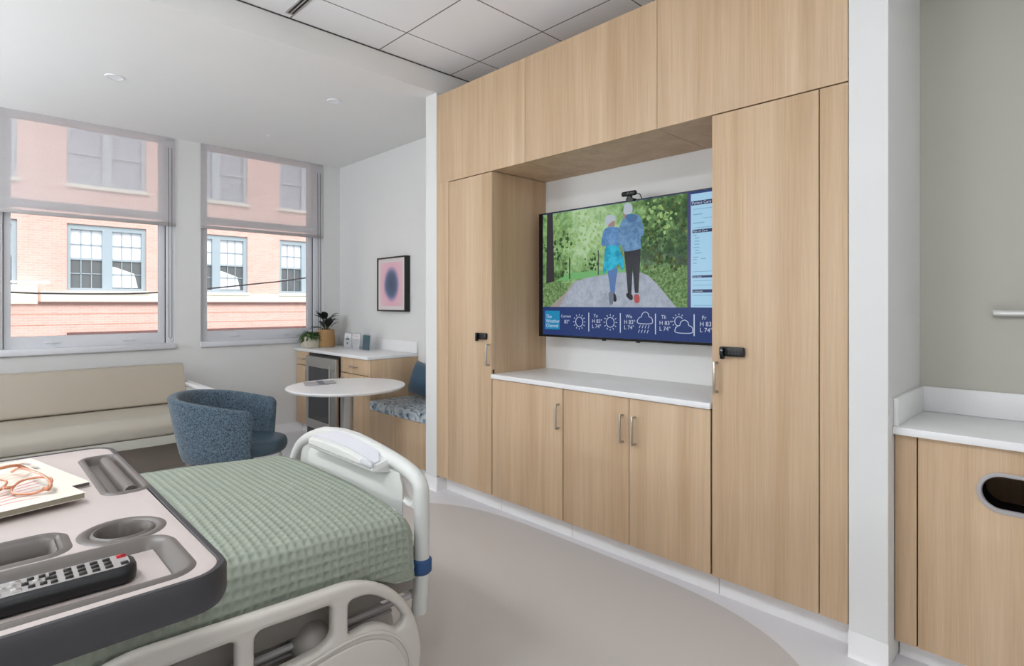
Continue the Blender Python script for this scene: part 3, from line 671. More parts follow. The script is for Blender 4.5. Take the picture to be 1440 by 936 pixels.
for s_, z_ in (('The', .128), ('Weather', .097), ('Channel', .066)): st(s_, .068, z_, .034, parent=lg)
st('Current', .205, .134, .026); st('83°', .233, .095, .033)
for a, day in ((.466, 'Tu'), (.710, 'We'), (.953, 'Th'), (1.203, 'Fr')):
    st(day, a+.012, .139, .031); st('H 83°', a, .104, .034); st('L 74°', a, .071, .034)
for a in (.437, .680, .925, 1.167):
    MB().box(TX-.0022, TX-.0014, TY-a-.006, TY-a, TZ+.048, TZ+.168).build('divider_line', S['white'], scr)
def tube2(mb, pts, r=.002, closed=False): mb.tube([(TX-.002, TY-a, TZ+b) for a, b in pts], r, 5, closed)
def sunicon(a, b, r=.030, arc=(0, 360), rays=12):
    m = MB(); pts = [(a+r*math.cos(math.radians(t)), b+1.02*r*math.sin(math.radians(t))) for t in range(arc[0], arc[1]+1, 12)]
    tube2(m, pts[:-1] if arc[1]-arc[0] == 360 else pts, closed=arc[1]-arc[0] == 360)
    for k in range(rays):
        th = 2*PI*k/rays
        if arc[1]-arc[0] != 360 and not (arc[0] < math.degrees(th) % 360+(360 if math.degrees(th) % 360 < arc[0]-1 else 0) < arc[1]): continue
        tube2(m, [(a+q*math.cos(th), b+q*math.sin(th)) for q in (r*1.35, r*1.7)])
    return m.build('sun_icon', S['white'], scr)
def cloudicon(a, b, s=1, rain=False):
    m = MB(); P_ = [(-.042, -.018), (-.05, .0), (-.035, .018), (-.024, .02), (-.016, .04), (.004, .05), (.024, .04), (.03, .022), (.045, .016), (.052, 0), (.042, -.018)]
    tube2(m, smooth([(a+x*s, b+y*s) for x, y in P_], 4), closed=True)
    if rain:
        for i in range(4):
            for j in range(2): tube2(m, [(a-.030+i*.02-j*.006, b-.028-j*.028), (a-.038+i*.02-j*.006, b-.046-j*.028)], .0017)
    return m.build('cloud_icon', S['white'], scr)
sunicon(.362, .108); sunicon(.608, .110); cloudicon(.856, .127, 1, True); sunicon(1.078, .126, .026, (40, 260)); cloudicon(1.107, .082, 1.05)
# webcam clipped on the television
wc = thing('webcam', 'small black webcam clipped on the top edge of the television', 'webcam', (2.87, 1.945, TZ+TH))
z = TZ+TH
MB().box(2.852, 2.878, 1.895, 2.0, z+.022, z+.052, .012, 3).build('camera_body', 'black', wc)
MB().cyl((2.853, 1.945, z+.037), (2.849, 1.945, z+.037), .009).build('lens', 'blackgloss', wc)
MB().box(2.862, 2.885, 1.935, 1.965, z+.004, z+.026, .004).box(2.868, 2.935, 1.925, 1.975, z+.0005, z+.010, .003).box(2.862, 2.870, 1.92, 1.97, z-.012, z+.010, .003).build('clip', 'rim', wc)
MB().tube(smooth([(2.878, 1.93, z+.035), (2.90, 1.90, z+.035), (2.90, 1.885, z+.012), (2.945, 1.88, z-.03)], 5, False), .003, 6).build('lead', 'black', wc)

# ================================================================== RIGHT NICHE
SX = 2.585
t = thing('supply_cabinet', 'oak base cabinet at the right edge with a rimmed oval slot', 'cabinet', (SX+.22, .1, 0))
MB().box(SX+.022, 3.045, .52, .538, .085, .884).box(SX+.022, 3.045, -.16, -.142, .085, .884).box(SX+.022, 3.045, -.142, .52, .085, .103).box(SX+.022, 3.045, -.142, .52, .866, .884).box(3.03, 3.045, -.142, .52, .103, .866).build('body', 'wood', t)
MB().box(2.70, 2.98, -.1, .40, .104, .60, .02).build('inner_bin', 'hole', t)
MB().box(SX+.07, 3.03, -.16, .538, 0, .085).build('toe_kick', 'base', t)
MB().box(SX+.012, SX+.0215, .455, .537, .086, .882).build('shadow_gap', 'gap', t)
MB().box(SX, SX+.02, .470, .5385, .085, .882, .001).build('filler_panel', 'wood', t)
slot = rr(.30, .118, .0589, 10, .132, .727)
d = MB().plate([(-.155, .085), (.465, .085), (.465, .882), (-.155, .882)], [slot], .02, .0008, YZ(SX+.01)).build('door', 'wood', t, angle=30)
MB().loft([[(x, q[0], q[1]) for q in rr(.30-k, .118-k, .0589-k/2, 10, .132, .727)] for x, k in ((SX+.022, -.001), (SX-.003, -.024), (SX-.004, -.018), (SX-.004, 0), (SX+.0, .006), (SX+.022, .006))], False, False).build('slot_rim', 'trim_grey', d)
MB().loft([[(x, q[0], q[1]) for q in rr(.292, .11, .0549, 10, .132, .727)] for x in (SX+.004, SX+.10)], False, False).build('slot_chute', 'hole', d)
t = thing('countertop', 'white counter with upstand in the grey niche at the right edge', 'countertop', (2.8, .2, .885))
MB().box(2.56, 3.049, -.6, .541, .885, .914, .002).build('worktop', 'quartz', t)
MB().box(3.035, 3.0495, -.6, .541, .9145, 1.022, .002).build('backsplash', 'quartz', t)
MB().box(2.575, 3.034, .526, .5415, .9145, 1.022, .002).build('side_splash', 'quartz', t)
t = thing('wall_rail', 'short metal equipment rail on the grey wall above the right counter', 'rail', (3.03, .1, 1.33))
MB().box(3.028, 3.038, -.35, .292, 1.333, 1.358, .002).box(3.02, 3.030, -.35, .292, 1.352, 1.358).build('rail_bar', 'steel', t)
for yy in (.26, -.2): MB().box(3.036, 3.051, yy-.012, yy+.012, 1.338, 1.354).build('bracket', 'steel', t)

# ================================================================== REFRESHMENT COUNTER
CX = 2.585
def pantry(label, y0, y1, fdoor):
    t = thing('base_cabinet', label, 'cabinet', (CX+.25, (y0+y1)/2, 0), 0, 'oak cabinets either side of the small fridge')
    MB().box(CX+.02, 3.095, y0, y1, .11, .882).build('body', 'wood', t)
    MB().box(CX+.07, 3.09, y0+.001, y1-.001, 0, .11).build('toe_kick', 'base', t)
    MB().box(CX+.012, CX+.0195, y0+.002, y1-.002, .111, .881).build('shadow_gap', 'gap', t)
    for nm, z0, z1 in (('drawer', .738, .879), ('door', .112, .730)):
        d = MB().box(CX, CX+.018, y0+.002, y1-.002, z0, z1, .001).build(nm, 'wood', t)
        p = MB()
        if nm == 'drawer':
            c = (y0+y1)/2; p.box(CX-.03, CX-.022, c-.07, c+.07, .80, .808, .002)
            for yy in (c-.065, c+.065): p.box(CX-.026, CX+.002, yy-.004, yy+.004, .801, .807)
        else:
            yy = fdoor; p.box(CX-.03, CX-.022, yy-.004, yy+.004, .55, .69, .002)
            for zz in (.555, .685): p.box(CX-.026, CX+.002, yy-.003, yy+.003, zz-.004, zz+.004)
        p.build('handle', 'nickel', d)
    return t
pantry('narrow oak drawer cabinet between the small fridge and the window wall', 5.725, 6.035, 5.75)
p2 = pantry('oak drawer cabinet between the small fridge and the window bench', 4.51, 5.03, 4.98)
MB().box(CX+.0, 3.096, 4.488, 4.509, .0, .882, .001).build('end_panel', 'wood', p2)
fr = thing('mini_fridge', 'stainless steel undercounter fridge with dark glass door', 'fridge', (2.83, 5.38, 0))
MB().box(CX+.0, 3.09, 5.045, 5.715, .02, .868, .003).build('cabinet_shell', 'black', fr)
d = MB().plate([(5.05, .12), (5.712, .12), (5.712, .85), (5.05, .85)], [[(5.15, .21), (5.655, .21), (5.655, .745), (5.15, .745)]], .038, .003, YZ(2.562)).build('door', 'steel', fr, angle=30)
MB().box(2.55, 2.562, 5.145, 5.66, .205, .75).build('glass_panel', 'fridge_glass', d)
h = MB().cyl((2.505, 5.10, .17), (2.505, 5.10, .79), .009)
for zz in (.22, .74): h.cyl((2.505, 5.10, zz), (2.555, 5.10, zz), .006)
h.build('handle', 'nickel', d)
MB().box(2.56, 3.0, 5.05, 5.71, .02, .108).build('grille', 'rim', fr)
ct = thing('countertop', 'white counter with upstand over the small fridge in the window corner', 'countertop', (2.83, 5.3, .884))
MB().box(2.562, 3.098, 4.485, 6.046, .884, .914, .003).build('worktop', 'quartz', ct)
MB().box(3.083, 3.0985, 4.485, 6.03, .9145, 1.022, .002).build('backsplash', 'quartz', ct)

# plants
def leafmesh(mb, base, d, L, W, droop=.3, fold=.15):
    base = Vector(base); d = Vector(d).normalized(); side = d.cross(Vector((0, 0, 1)))
    if side.length < .05: side = Vector((1, 0, 0))
    side.normalize(); up = side.cross(d).normalized(); n = 7; rows = []
    for i in range(n):
        t = i/(n-1); w = W*math.sin(PI*min(.97, t*.93+.04))**.8*(.55 if i == n-1 else 1)*(0 if i == n-1 else 1)+.0006
        c = base+d*L*t-Vector((0, 0, 1))*droop*L*t*t
        rows.append([c-side*w+up*fold*w, c, c+side*w+up*fold*w])
    mb.loft(rows, False, False, closed=False)
pl = thing('potted_plant', 'dark leafed rubber plant in a tan woven pot on the corner counter', 'plant', (2.845, 5.87, .9145))
MB().lathe([(.001, 0), (.088, 0), (.095, .012), (.096, .09), (.088, .17), (.082, .19), (.076, .187), (.076, .165), (.001, .165)], (2.845, 5.87, .915)).build('woven_pot', 'basket', pl)
MB().lathe([(.001, .0), (.075, .0), (.075, -.02)], (2.845, 5.87, 1.085), cap=False).build('soil', 'soil', pl)
random.seed(3)
stem = MB(); lf = []
for k in range(17):
    a = k*2.4; r = .02+.03*random.random(); zt = 1.11+.12*random.random()
    b = (2.845+r*math.cos(a), 5.87+r*math.sin(a)*.8, zt)
    stem.tube([(2.845+.3*r*math.cos(a), 5.87+.3*r*math.sin(a), 1.07), b], .004, 6)
    lf.append((b, (math.cos(a)*.95, math.sin(a)*.6, .15+1.1*random.random()), .13+.045*random.random()))
stem.build('stem', 'stem', pl)
for b, dd, L in lf:
    q = MB(); leafmesh(q, b, dd, L, .034, .3, .2); q.build('leaf', 'leaf_dark', pl)
pf = thing('potted_plant', 'small bushy green fern in a square cream pot on the corner counter', 'plant', (2.68, 5.90, .9145))
MB().loft([[(q[0], q[1], .915+z_) for q in rr(w_, w_*.75, .02, 5, 2.675, 5.90)] for w_, z_ in ((.145, 0), (.16, .01), (.172, .115), (.168, .12), (.158, .118), (.155, .09))], True, True).build('square_pot', 'pot', pf)
fo = MB(); random.seed(5)
for k in range(260):
    a = random.random()*2*PI; el = .25+random.random()*1.1; r = random.random()*.05
    b = (2.675+r*math.cos(a), 5.90+r*math.sin(a)*.7, 1.01+random.random()*.05)
    dd = (math.cos(a), math.sin(a)*.8, el); leafmesh(fo, b, dd, .07+.07*random.random(), .012, .7, .1)
for k in range(5):
    a = 2+k*.5
    for j in range(6):
        b = (2.675+.07*math.cos(a)+j*.006*math.cos(a), 5.90+.05*math.sin(a), 1.08-j*.02+.03*(k % 2)); leafmesh(fo, b, (math.cos(a+j), math.sin(a+j), .2), .022, .007)
lo = fo.build('foliage', 'leaf', pf)
# cards in stands
def card(label, y, w, h, m, kind, rz=0):
    t = thing('leaflet_stand', label, 'leaflet stand', (2.93, y, .9145), rz, 'leaflet stands on the corner counter')
    L = lambda o: o
    q = MB()
    th = .0025
    q.loft([[(x0, yy, z0) for (x0, z0) in ((0, 0), (th, 0), (th+.012, h), (.012, h))] for yy in (-w/2, w/2)])
    q.build('leaflet', m, t, local=True, angle=20)
    a = MB(); a.loft([[(x0, yy, z0) for (x0, z0) in ((-.006, .0), (-.003, .0), (.009, h*.72), (.006, h*.72))] for yy in (-w/2-.004, w/2+.004)])
    a.loft([[(x0, yy, z0) for (x0, z0) in ((th+.002, 0), (th+.004, 0), (th+.017, h+.012), (th+.015, h+.012))] for yy in (-w/2-.004, w/2+.004)])
    a.box(-.01, .05, -w/2-.004, w/2+.004, 0, .002)
    a.build('acrylic_holder', 'clear', t, local=True, angle=20)
    return t
def card_print(t, boxes, m, h):
    b = MB()
    for y0, y1, z0, z1 in boxes:
        f = lambda z_: .012*z_/h-.0006
        b.loft([[(f(z0), yy, z0), (f(z0)+.0004, yy, z0), (f(z1)+.0004, yy, z1), (f(z1), yy, z1)] for yy in (y0, y1)])
    b.build('print', m, t.children[0], local=True, flat=True)
c1 = card('white printed card standing left on the corner counter, in a clear stand', 5.56, .14, .155, 'card', .8)
card_print(c1, [(-.035, .035, .085, .105), (-.02, .02, .115, .12), (-.015, .015, .04, .06)], 'grey_text', .155)
c2 = card('pale pink printed card standing between two others on the corner counter', 5.37, .13, .155, 'card', .8)
card_print(c2, [(-.04, .04, .12, .14), (-.035, .03, .085, .09), (-.03, .04, .05, .055)], 'pale_peach', .155)
c3 = card('dark teal card standing rightmost on the corner counter, in a taller clear stand', 5.17, .135, .15, 'teal', .8)
MB().loft([[(x0, yy, z0) for (x0, z0) in ((.016, .15), (.018, .15), (.021, .215), (.019, .215))] for yy in (-.05, .05)]).build('holder_back', 'clear', c3, local=True)

# framed picture
pc = thing('framed_picture', 'black framed print of a blurred dark blue oval on pink', 'picture', (3.07, 4.878, 1.31))
y0, y1, z0, z1 = 4.62, 5.136, 1.31, 1.852
MB().plate([(y0, z0), (y1, z0), (y1, z1), (y0, z1)], [[(y0+.014, z0+.014), (y1-.014, z0+.014), (y1-.014, z1-.014), (y0+.014, z1-.014)]], .058, .001, YZ(3.069)).build('frame', 'frameblk', pc, angle=30)
MB().box(3.05, 3.054, y0+.012, y1-.012, z0+.012, z1-.012).build('mat_board', 'matboard', pc)
ar = MB().box(3.0485, 3.051, -.2, .2, -.22, .22).bm
bmesh.ops.translate(ar, verts=ar.verts, vec=(-3.0, 0, 0))
q = MB(); q.bm.free(); q.bm = ar
o = q.build('print', 'art', pc, local=True); o.location = (3.0-3.07, 0, .271)

# ================================================================== BENCH, TABLE, PILLOW
t = thing('window_bench', 'oak box bench built in between partition and corner counter', 'bench', (2.83, 4.0, 0))
MB().box(CX+.002, 3.098, 3.519, 4.484, .08, .44, .001).build('box', 'wood', t)
MB().box(CX+.05, 3.09, 3.52, 4.48, 0, .08).build('toe_kick', 'base', t)
tag(recentre(MB().box(2.572, 3.097, 3.521, 4.482, .441, .528, .022, 4).build('bench_cushion', 'printf')), 'grey and blue patterned seat cushion on the oak bench', 'cushion')
def pillow_mesh(w, h, d, n=18):
    mb = MB(); vs = []; fs = []
    for sgn in (1, -1):
        o = len(vs)
        for i in range(n+1):
            for j in range(n+1):
                u = -1+2*i/n; v = -1+2*j/n
                th = d/2*max(0, (1-u**4))**.6*max(0, (1-v**4))**.6
                pin = 1-.07*(1-abs(u)**1.5)*abs(v)**3; pin2 = 1-.07*(1-abs(v)**1.5)*abs(u)**3
                vs.append(Vector((sgn*th, u*w/2*pin2, v*h/2*pin+h/2)))
        for i in range(n):
            for j in range(n):
                a = o+i*(n+1)+j; fs.append((a, a+1, a+n+2, a+n+1))
    mb._add(vs, fs); bmesh.ops.remove_doubles(mb.bm, verts=mb.bm.verts, dist=1e-5); return mb
o = pillow_mesh(.42, .30, .15).build('throw_pillow', 'pillow', angle=180)
tag(o, 'dark blue throw pillow leaning on the wall at the bench', 'pillow')
o.matrix_basis = Matrix.Translation((2.93, 4.20, .552)) @ Matrix.Rotation(math.radians(16), 4, 'Y') @ Matrix.Rotation(math.radians(6), 4, 'X')
rt = thing('round_table', 'round white pedestal table before the window bench', 'table', (2.17, 4.12, 0))
MB().lathe([(.001, .712), (.40, .712), (.438, .718), (.452, .728), (.455, .736), (.45, .741), (.001, .742)], (2.17, 4.12, 0), 72).build('tabletop', 'quartz', rt)
MB().lathe([(.001, .03), (.05, .03), (.05, .712), (.001, .712)], (2.17, 4.12, 0), 32).build('pedestal', 'steel', rt)
MB().lathe([(.001, 0), (.27, 0), (.27, .008), (.25, .014), (.06, .03), (.001, .03)], (2.17, 4.12, 0), 48).build('foot_plate', 'steel', rt)
t = thing('leaflet', 'flat grey folded leaflet lying on the round table', 'leaflet', (2.06, 4.36, .7425), math.radians(-20))
MB().box(-.12, .06, -.10, .10, 0, .003, .001).build('cover', 'ink_grey', t, local=True)
MB().box(-.03, .12, -.07, .11, .0032, .006, .001).build('page', 'trim_grey', t, local=True)
MB().box(-.02, .03, -.09, .12, .0062, .008, .001).build('fold', 'grey_text', t, local=True)

# ================================================================== SOFA
so = thing('sofa', 'long cream vinyl sofa bench along the wall under the left window', 'sofa', (.5, 5.5, 0))
sx0, sx1 = -.72, 1.425
def prof(pts, x0, x1, r=.02):
    """extrude a rounded y-z profile along x with softened ends"""
    pr = roundpoly(pts, r, 4); c = Vector((sum(p[0] for p in pts)/len(pts), sum(p[1] for p in pts)/len(pts))); L = []
    for x, s in ((x0, .93), (x0+.006, .975), (x0+.02, 1), (x1-.02, 1), (x1-.006, .975), (x1, .93)):
        L.append([(x, c.x+(p[0]-c.x)*(1 if s == 1 else 1-(1-s)*.35), c.y+(p[1]-c.y)*(1 if s == 1 else 1-(1-s)*.25)) for p in pr])
    return L
MB().loft(prof([(5.645, .512), (5.775, .845), (5.90, .845), (5.88, .512)], sx0, sx1, .03)).build('backrest', 'cream', so)
MB().loft(prof([(5.16, .335), (5.13, .42), (5.20, .488), (5.66, .508), (5.80, .50), (5.80, .335)], sx0, sx1, .035)).build('seat', 'cream2', so)
MB().box(sx0+.005, sx1-.005, 5.165, 5.90, .262, .333, .006).build('base_rail', 'wall_warm', so)
MB().box(sx0+.02, sx1-.02, 5.42, 5.86, .0, .262).build('void_shadow_panel', 'void_shadow', so)  # panel added in the open space below the seat, coloured as its shade
ar = MB().box(sx1+.003, sx1+.06, 5.12, 5.88, .10, .640, .008); ar.build('side_panel', 'ivory2', so)
MB().box(sx1-.0, sx1+.075, 5.05, 5.885, .645, .678, .012, 3).build('armrest', 'quartz', so)
for xx in (sx0+.1, sx1-.1):
    MB().box(xx-.02, xx+.02, 5.20, 5.24, 0, .262, .004).build('leg', 'steel', so)

# ================================================================== ARMCHAIR
ch = thing('armchair', 'blue tub armchair with a dark vinyl seat before the cream sofa', 'armchair', (1.33, 4.11, 0), math.radians(-36.5))
def shell_loops():
    L = []
    fs = [0]+[i/20*.86 for i in range(1, 21)]+[.88, .90, .92, .935, .95, .96, .97, .98, .988, .994, .998, 1]
    for f in [-q for q in fs[:0:-1]]+fs:
        th = PI+f*math.radians(126); a = abs(f)            # opening faces +x
        top = .788-.085*min(1, (a/.9))**1.5; e = 0
        if a > .92:
            q = (a-.92)/.08; top -= .050*(1-math.sqrt(max(0, 1-q*q))); e = .5*(1-math.sqrt(max(0, 1-q**2)))
        bot = .355+(.02*(1-math.sqrt(max(0, 1-((a-.95)/.05)**2))) if a > .95 else 0); n = 2.5
        def pt(r):
            c, s = math.cos(th), math.sin(th); rx = r*(1.17 if c < 0 else 1.0)
            k = (abs(c/rx)**n+abs(s/(r*.98))**n)**(-1/n); return k*c, k*s
        tk = .052; loop = []; H_ = top-bot
        def add(z, t, off):
            r = .262+.05*a*a+(.075-.05*a*a)*(t**.8); o0 = -e*tk*.5; o1 = -tk+e*tk*.5; o = o0+(o1-o0)*(off/-tk); X, Y = pt(r+o); loop.append((X, Y, z))
        for t in (0, .12, .3, .5, .7, .85, .94): add(bot+H_*t, t, 0)
        for ang in (25, 55, 90, 125, 155): add(top-.022+.022*math.sin(math.radians(ang)), 1, -tk/2+tk/2*math.cos(math.radians(ang)))
        for t in (.94, .85, .7, .5, .3, .12, 0): add(bot+H_*t, t, -tk)
        L.append(loop)
    return L
MB().loft(shell_loops()).build('shell', 'blue', ch, angle=80, local=True)
def seatloops():
    L = []
    for z_, s in ((.372, .90), (.378, .97), (.40, 1.0), (.43, 1.0), (.452, .975), (.462, .92), (.468, .75), (.468, .3)):
        lp = []
        for k in range(56):
            a = 2*PI*k/56; c, s_ = math.cos(a), math.sin(a); n = 2.6
            rx = .325 if c > 0 else .22; ry = .225
            q = (abs(c/rx)**n+abs(s_/ry)**n)**(-1/n); lp.append((q*c*s+.01, q*s_*s, z_))
        L.append(lp)
    return L
MB().loft(seatloops()).build('seat', 'blue_seat', ch, angle=80, local=True)
MB().box(-.16, .16, -.16, .16, .352, .375).build('seat_frame', 'rim', ch, local=True)
for sx, sy in ((1, 1), (1, -1), (-1, 1), (-1, -1)):
    MB().cyl((sx*.24 if sx > 0 else -.15, sy*.18, .372), (sx*.27 if sx > 0 else -.25, sy*.23, 0), .013, .009, 14).build('leg', 'nickel', ch, local=True)
t = thing('floor_canister', 'small grey ribbed canister with a red spot behind the armchair legs', 'canister', (1.43, 4.90, 0))
MB().lathe([(.001, 0), (.055, 0)]+[(.055 if k % 2 else .052, .008+.01*k) for k in range(14)]+[(.05, .155), (.001, .158)], (1.43, 4.90, 0), 28).build('body', 'trim_grey', t)
MB().lathe([(.0565, 0), (.0565, .012), (.05, .012), (.05, 0)], (1.43, 4.90, .138), 28, False).build('dark_band', 'black', t)
MB().box(1.452, 1.478, 4.84, 4.852, .095, .12, .005).build('button', 'red', t)

# ================================================================== HOSPITAL BED
BF = 1.116
bed = thing('hospital_bed', 'white hospital bed with plastic footboard and cut out side rail', 'bed', (.1, 2.1, 0))
def crown(y):                                   # mattress top across the bed
    return .69+.018*(1-((y-2.08)/.5)**2)
def lift(x): return .026*max(0, min(1, (1.05-x)/.55))
mt = MB(); L = []
for x in [-.95, -.94, -.9]+[-.8+.1*i for i in range(18)]+[1.02, 1.045, 1.052]:
    s = .97 if x in (-.95, 1.052) else 1
    L.append([(x, 2.075+(q[0])*s, (q[1]*s+.585)+(lift(x)+(.01 if q[1] > 0 else 0))) for q in rr(.93, .19, .05, 5)])
mt.loft(L).build('mattress', 'sheet', bed)
def fb(pts): return pts
out = [(2.632, .62), (2.599, .709), (2.514, .767), (2.374, .815), (2.266, .838), (2.024, .85), (1.80, .83), (1.66, .80), (1.60, .765), (1.583, .70), (1.583, .50), (1.60, .385), (1.68, .36), (2.55, .36), (2.64, .42), (2.648, .52)]
hole_far = smooth([(2.53, .60), (2.525, .70), (2.47, .757), (2.415, .73), (2.41, .64), (2.46, .57)], 5)
hole_near = smooth([(1.642, .745), (1.675, .785), (1.735, .79), (1.742, .75), (1.70, .70), (1.652, .695)], 5)
ft = MB().plate(smooth(out, 6), [hole_far, hole_near], .034, .010, YZ(BF+.01)).build('footboard', 'ivory2', bed, angle=50)
MB().tube(smooth([(BF-.0, a, b) for a, b in [(2.635, .40), (2.632, .62), (2.592, .712), (2.508, .772), (2.374, .817), (2.266, .838), (2.024, .848), (1.80, .825), (1.665, .797), (1.607, .765), (1.597, .70), (1.600, .50), (1.612, .365)]], 5, False), [.021]*60+[.021], 14).build('rim_handle', 'ivory2', ft, angle=80) if False else None
pts = smooth([(BF+.004, a, b) for a, b in [(2.63, .40), (2.628, .62), (2.588, .708), (2.505, .765), (2.374, .812), (2.266, .833), (2.024, .842), (1.80, .822), (1.665, .797), (1.61, .765), (1.60, .70), (1.603, .50), (1.615, .33)]], 5, False)
MB().tube(pts, .027, 16).build('rim_handle', 'ivory2', ft, angle=80)
# control pod on the inner top of the footboard
pod = []
for yy in (1.770, 1.776, 1.85, 1.95, 2.05, 2.15, 2.24, 2.292, 2.298):
    arc = -.28*(yy-2.09)**2; e = .010 if yy in (1.770, 2.298) else 0
    pod.append([(x_, yy, z_) for x_, z_ in roundpoly([(1.040+e, .784+e*.4), (1.032+e, .792), (1.034+e, .832+arc-e), (1.062, .842+arc-e), (1.135-e, .872+arc*1.4-e), (1.14-e, .80), (1.10, .778)], .006, 3)])
pd = MB().loft(pod).build('control_pod', 'ivory2', ft, angle=35)
tp = []
for i in range(13):
    yy = 1.79+.49*i/12; k = .006+.048*math.sqrt(max(0, 1-((yy-2.035)/.246)**2)); arc = -.28*(yy-2.09)**2
    zf = lambda x_: .842+arc+(x_-1.062)/.073*.030*(1+arc*4)
    tp.append([(1.050, yy, zf(1.058)-.002), (1.050, yy, zf(1.058)+.002), (1.060+k, yy, zf(1.060+k)+.003), (1.060+k, yy, zf(1.060+k)-.002)])
MB().loft(tp).build('touch_panel', 'lilac', pd)
MB().box(1.0295, 1.036, 1.785, 2.285, .800, .804, .001).build('seam_line', 'trim_grey', pd)
MB().box(1.03, 1.04, 1.775, 1.86, .806, .822, .002).build('latch', 'lilac', pd)
MB().loft([[(x_, y_, z_) for x_, z_ in ((1.112, .40), (1.072+e_, .46), (1.072+e_, .74), (1.095, .79), (1.112, .79))] for y_, e_ in ((1.70, .035), (1.80, .0), (2.38, 0), (2.40, .035))]).build('inner_panel', 'ivory2', ft, angle=30)
bp = MB()
bp.tube(smooth([(BF+.006, a, b) for a, b in [(1.66, .50), (1.60, .498), (1.568, .505)]], 3, False), .0, 6) if False else None
L = []
for zz, g in ((.468, .029), (.474, .034), (.512, .034), (.518, .029)):
    L.append([(BF+.004+g*math.cos(2*PI*k/24)*1.1, 1.603+g*math.sin(2*PI*k/24), zz) for k in range(24)])
MB().loft(L).build('bumper', 'bumper', ft, angle=60)
MB().box(BF+.026, BF+.045, 1.60, 2.62, .47, .515, .008).build('bumper', 'bumper', ft)
# near side rail
RY = 1.507
ro = [(.150, .20), (.150, .53), (.185, .585), (.26, .603), (.438, .594), (.678, .584), (.801, .581), (.873, .558), (.944, .512), (.996, .448), (1.037, .358), (1.046, .27), (1.03, .19), (.97, .15), (.25, .15)]
ro = roundpoly(ro, [.03, .03, .03, .05, .1, .1, .06, .06, .06, .06, .06, .05, .05, .05, .05], 5)
h1 = roundpoly([(.20, .40), (.20, .545), (.487, .543), (.487, .43)], .022)
h2 = roundpoly([(.531, .415), (.531, .545), (.743, .538), (.743, .442), (.70, .425)], [.02, .025, .02, .03, .05])
h3 = roundpoly([(.791, .428), (.791, .530), (.86, .528), (.944, .470), (.987, .405), (.955, .384), (.90, .425), (.86, .435)], [.015, .02, .05, .06, .022, .02, .05, .05])
sr = MB().plate(ro, [h1, h2, h3], .040, .014, XZ(RY)).build('side_rail', 'ivory', bed, angle=60)
pn = roundpoly([(.22, .19), (.22, .36), (.60, .385), (.78, .405), (.86, .400), (.93, .365), (.975, .30), (.99, .22), (.95, .185)], [.03, .03, .1, .08, .06, .06, .05, .04, .03], 6)
MB().plate(pn, [], .012, .005, XZ(RY-.023)).build('rail_panel', 'ivory', sr, angle=60)
MB().tube(smooth([(a, RY-.021, b) for a, b in [(.22, .375), (.60, .398), (.78, .418), (.862, .413), (.94, .374), (.99, .30), (1.0, .22)]], 5, False), .005, 8).build('rail_bead', 'ivory', sr, angle=80)
MB().box(.955, .992, RY-.036, RY-.02, .19, .235, .006).build('bumper', 'bumper', sr)
MB().box(.45, .95, RY+.022, RY+.035, .30, .34).cyl((.72, RY+.03, .38), (.72, RY+.10, .42), .05, .06, 20).build('rail_arm', 'frame_grey', sr)
# frames
MB().box(-.95, 1.07, 1.60, 2.55, .455, .485, .006).box(-.95, 1.07, 1.575, 1.60, .44, .50, .004).box(-.95, 1.07, 2.55, 2.575, .44, .50, .004).build('deck_frame', 'frame_grey', bed)
MB().tube([(.2, 1.585, .415), (1.06, 1.585, .415)], .010, 8).tube([(.2, 1.60, .385), (1.0, 1.60, .385)], .006, 8).build('deck_tube', 'trim_grey', bed)
MB().loft([[(x_, y_, z_) for x_, z_ in roundpoly([(.45, .20), (.45, .34), (.58, .41), (.95, .43), (1.03, .36), (1.04, .20)], .04, 4)] for y_ in (1.64, 1.72)]).build('foot_cover', 'ivory', bed, angle=40)
MB().box(-.85, 1.0, 1.75, 1.81, .16, .22, .008).box(-.85, 1.0, 2.36, 2.42, .16, .22, .008).box(.9, 1.02, 1.68, 2.50, .14, .20, .01).box(-.9, -.78, 1.68, 2.50, .14, .20, .01).build('base_frame', 'ivory', bed)
for xx in (-.7, .75):
    MB().loft([[(xx-.03+o_, 1.95, .20), (xx+.03+o_, 1.95, .20), (xx+.03+o_*0-.1, 1.95, .455), (xx-.03-.1, 1.95, .455)] for o_ in (0,)]+[[(xx-.03, 2.2, .20), (xx+.03, 2.2, .20), (xx-.07, 2.2, .455), (xx-.13, 2.2, .455)]]).build('lift_arm', 'frame_grey', bed)
for xx in (-.84, .96):
    for yy in (1.70, 2.48):
        w = MB().lathe([(.02, -.016), (.062, -.016), (.066, -.008), (.066, .008), (.062, .016), (.02, .016)], (0, 0, 0), 28)
        bmesh.ops.transform(w.bm, matrix=Matrix.Translation((xx, yy, .067)) @ Matrix.Rotation(PI/2, 4, 'X'), verts=w.bm.verts)
        q = w.build('caster_wheel', 'rim', bed)
        MB().box(xx-.03, xx+.03, yy-.026, yy+.026, .10, .145, .01).build('caster_fork', 'frame_grey', q)
MB().box(-1.02, -.97, 1.62, 2.53, .35, 1.05, .03, 3).build('headboard', 'ivory2', bed)

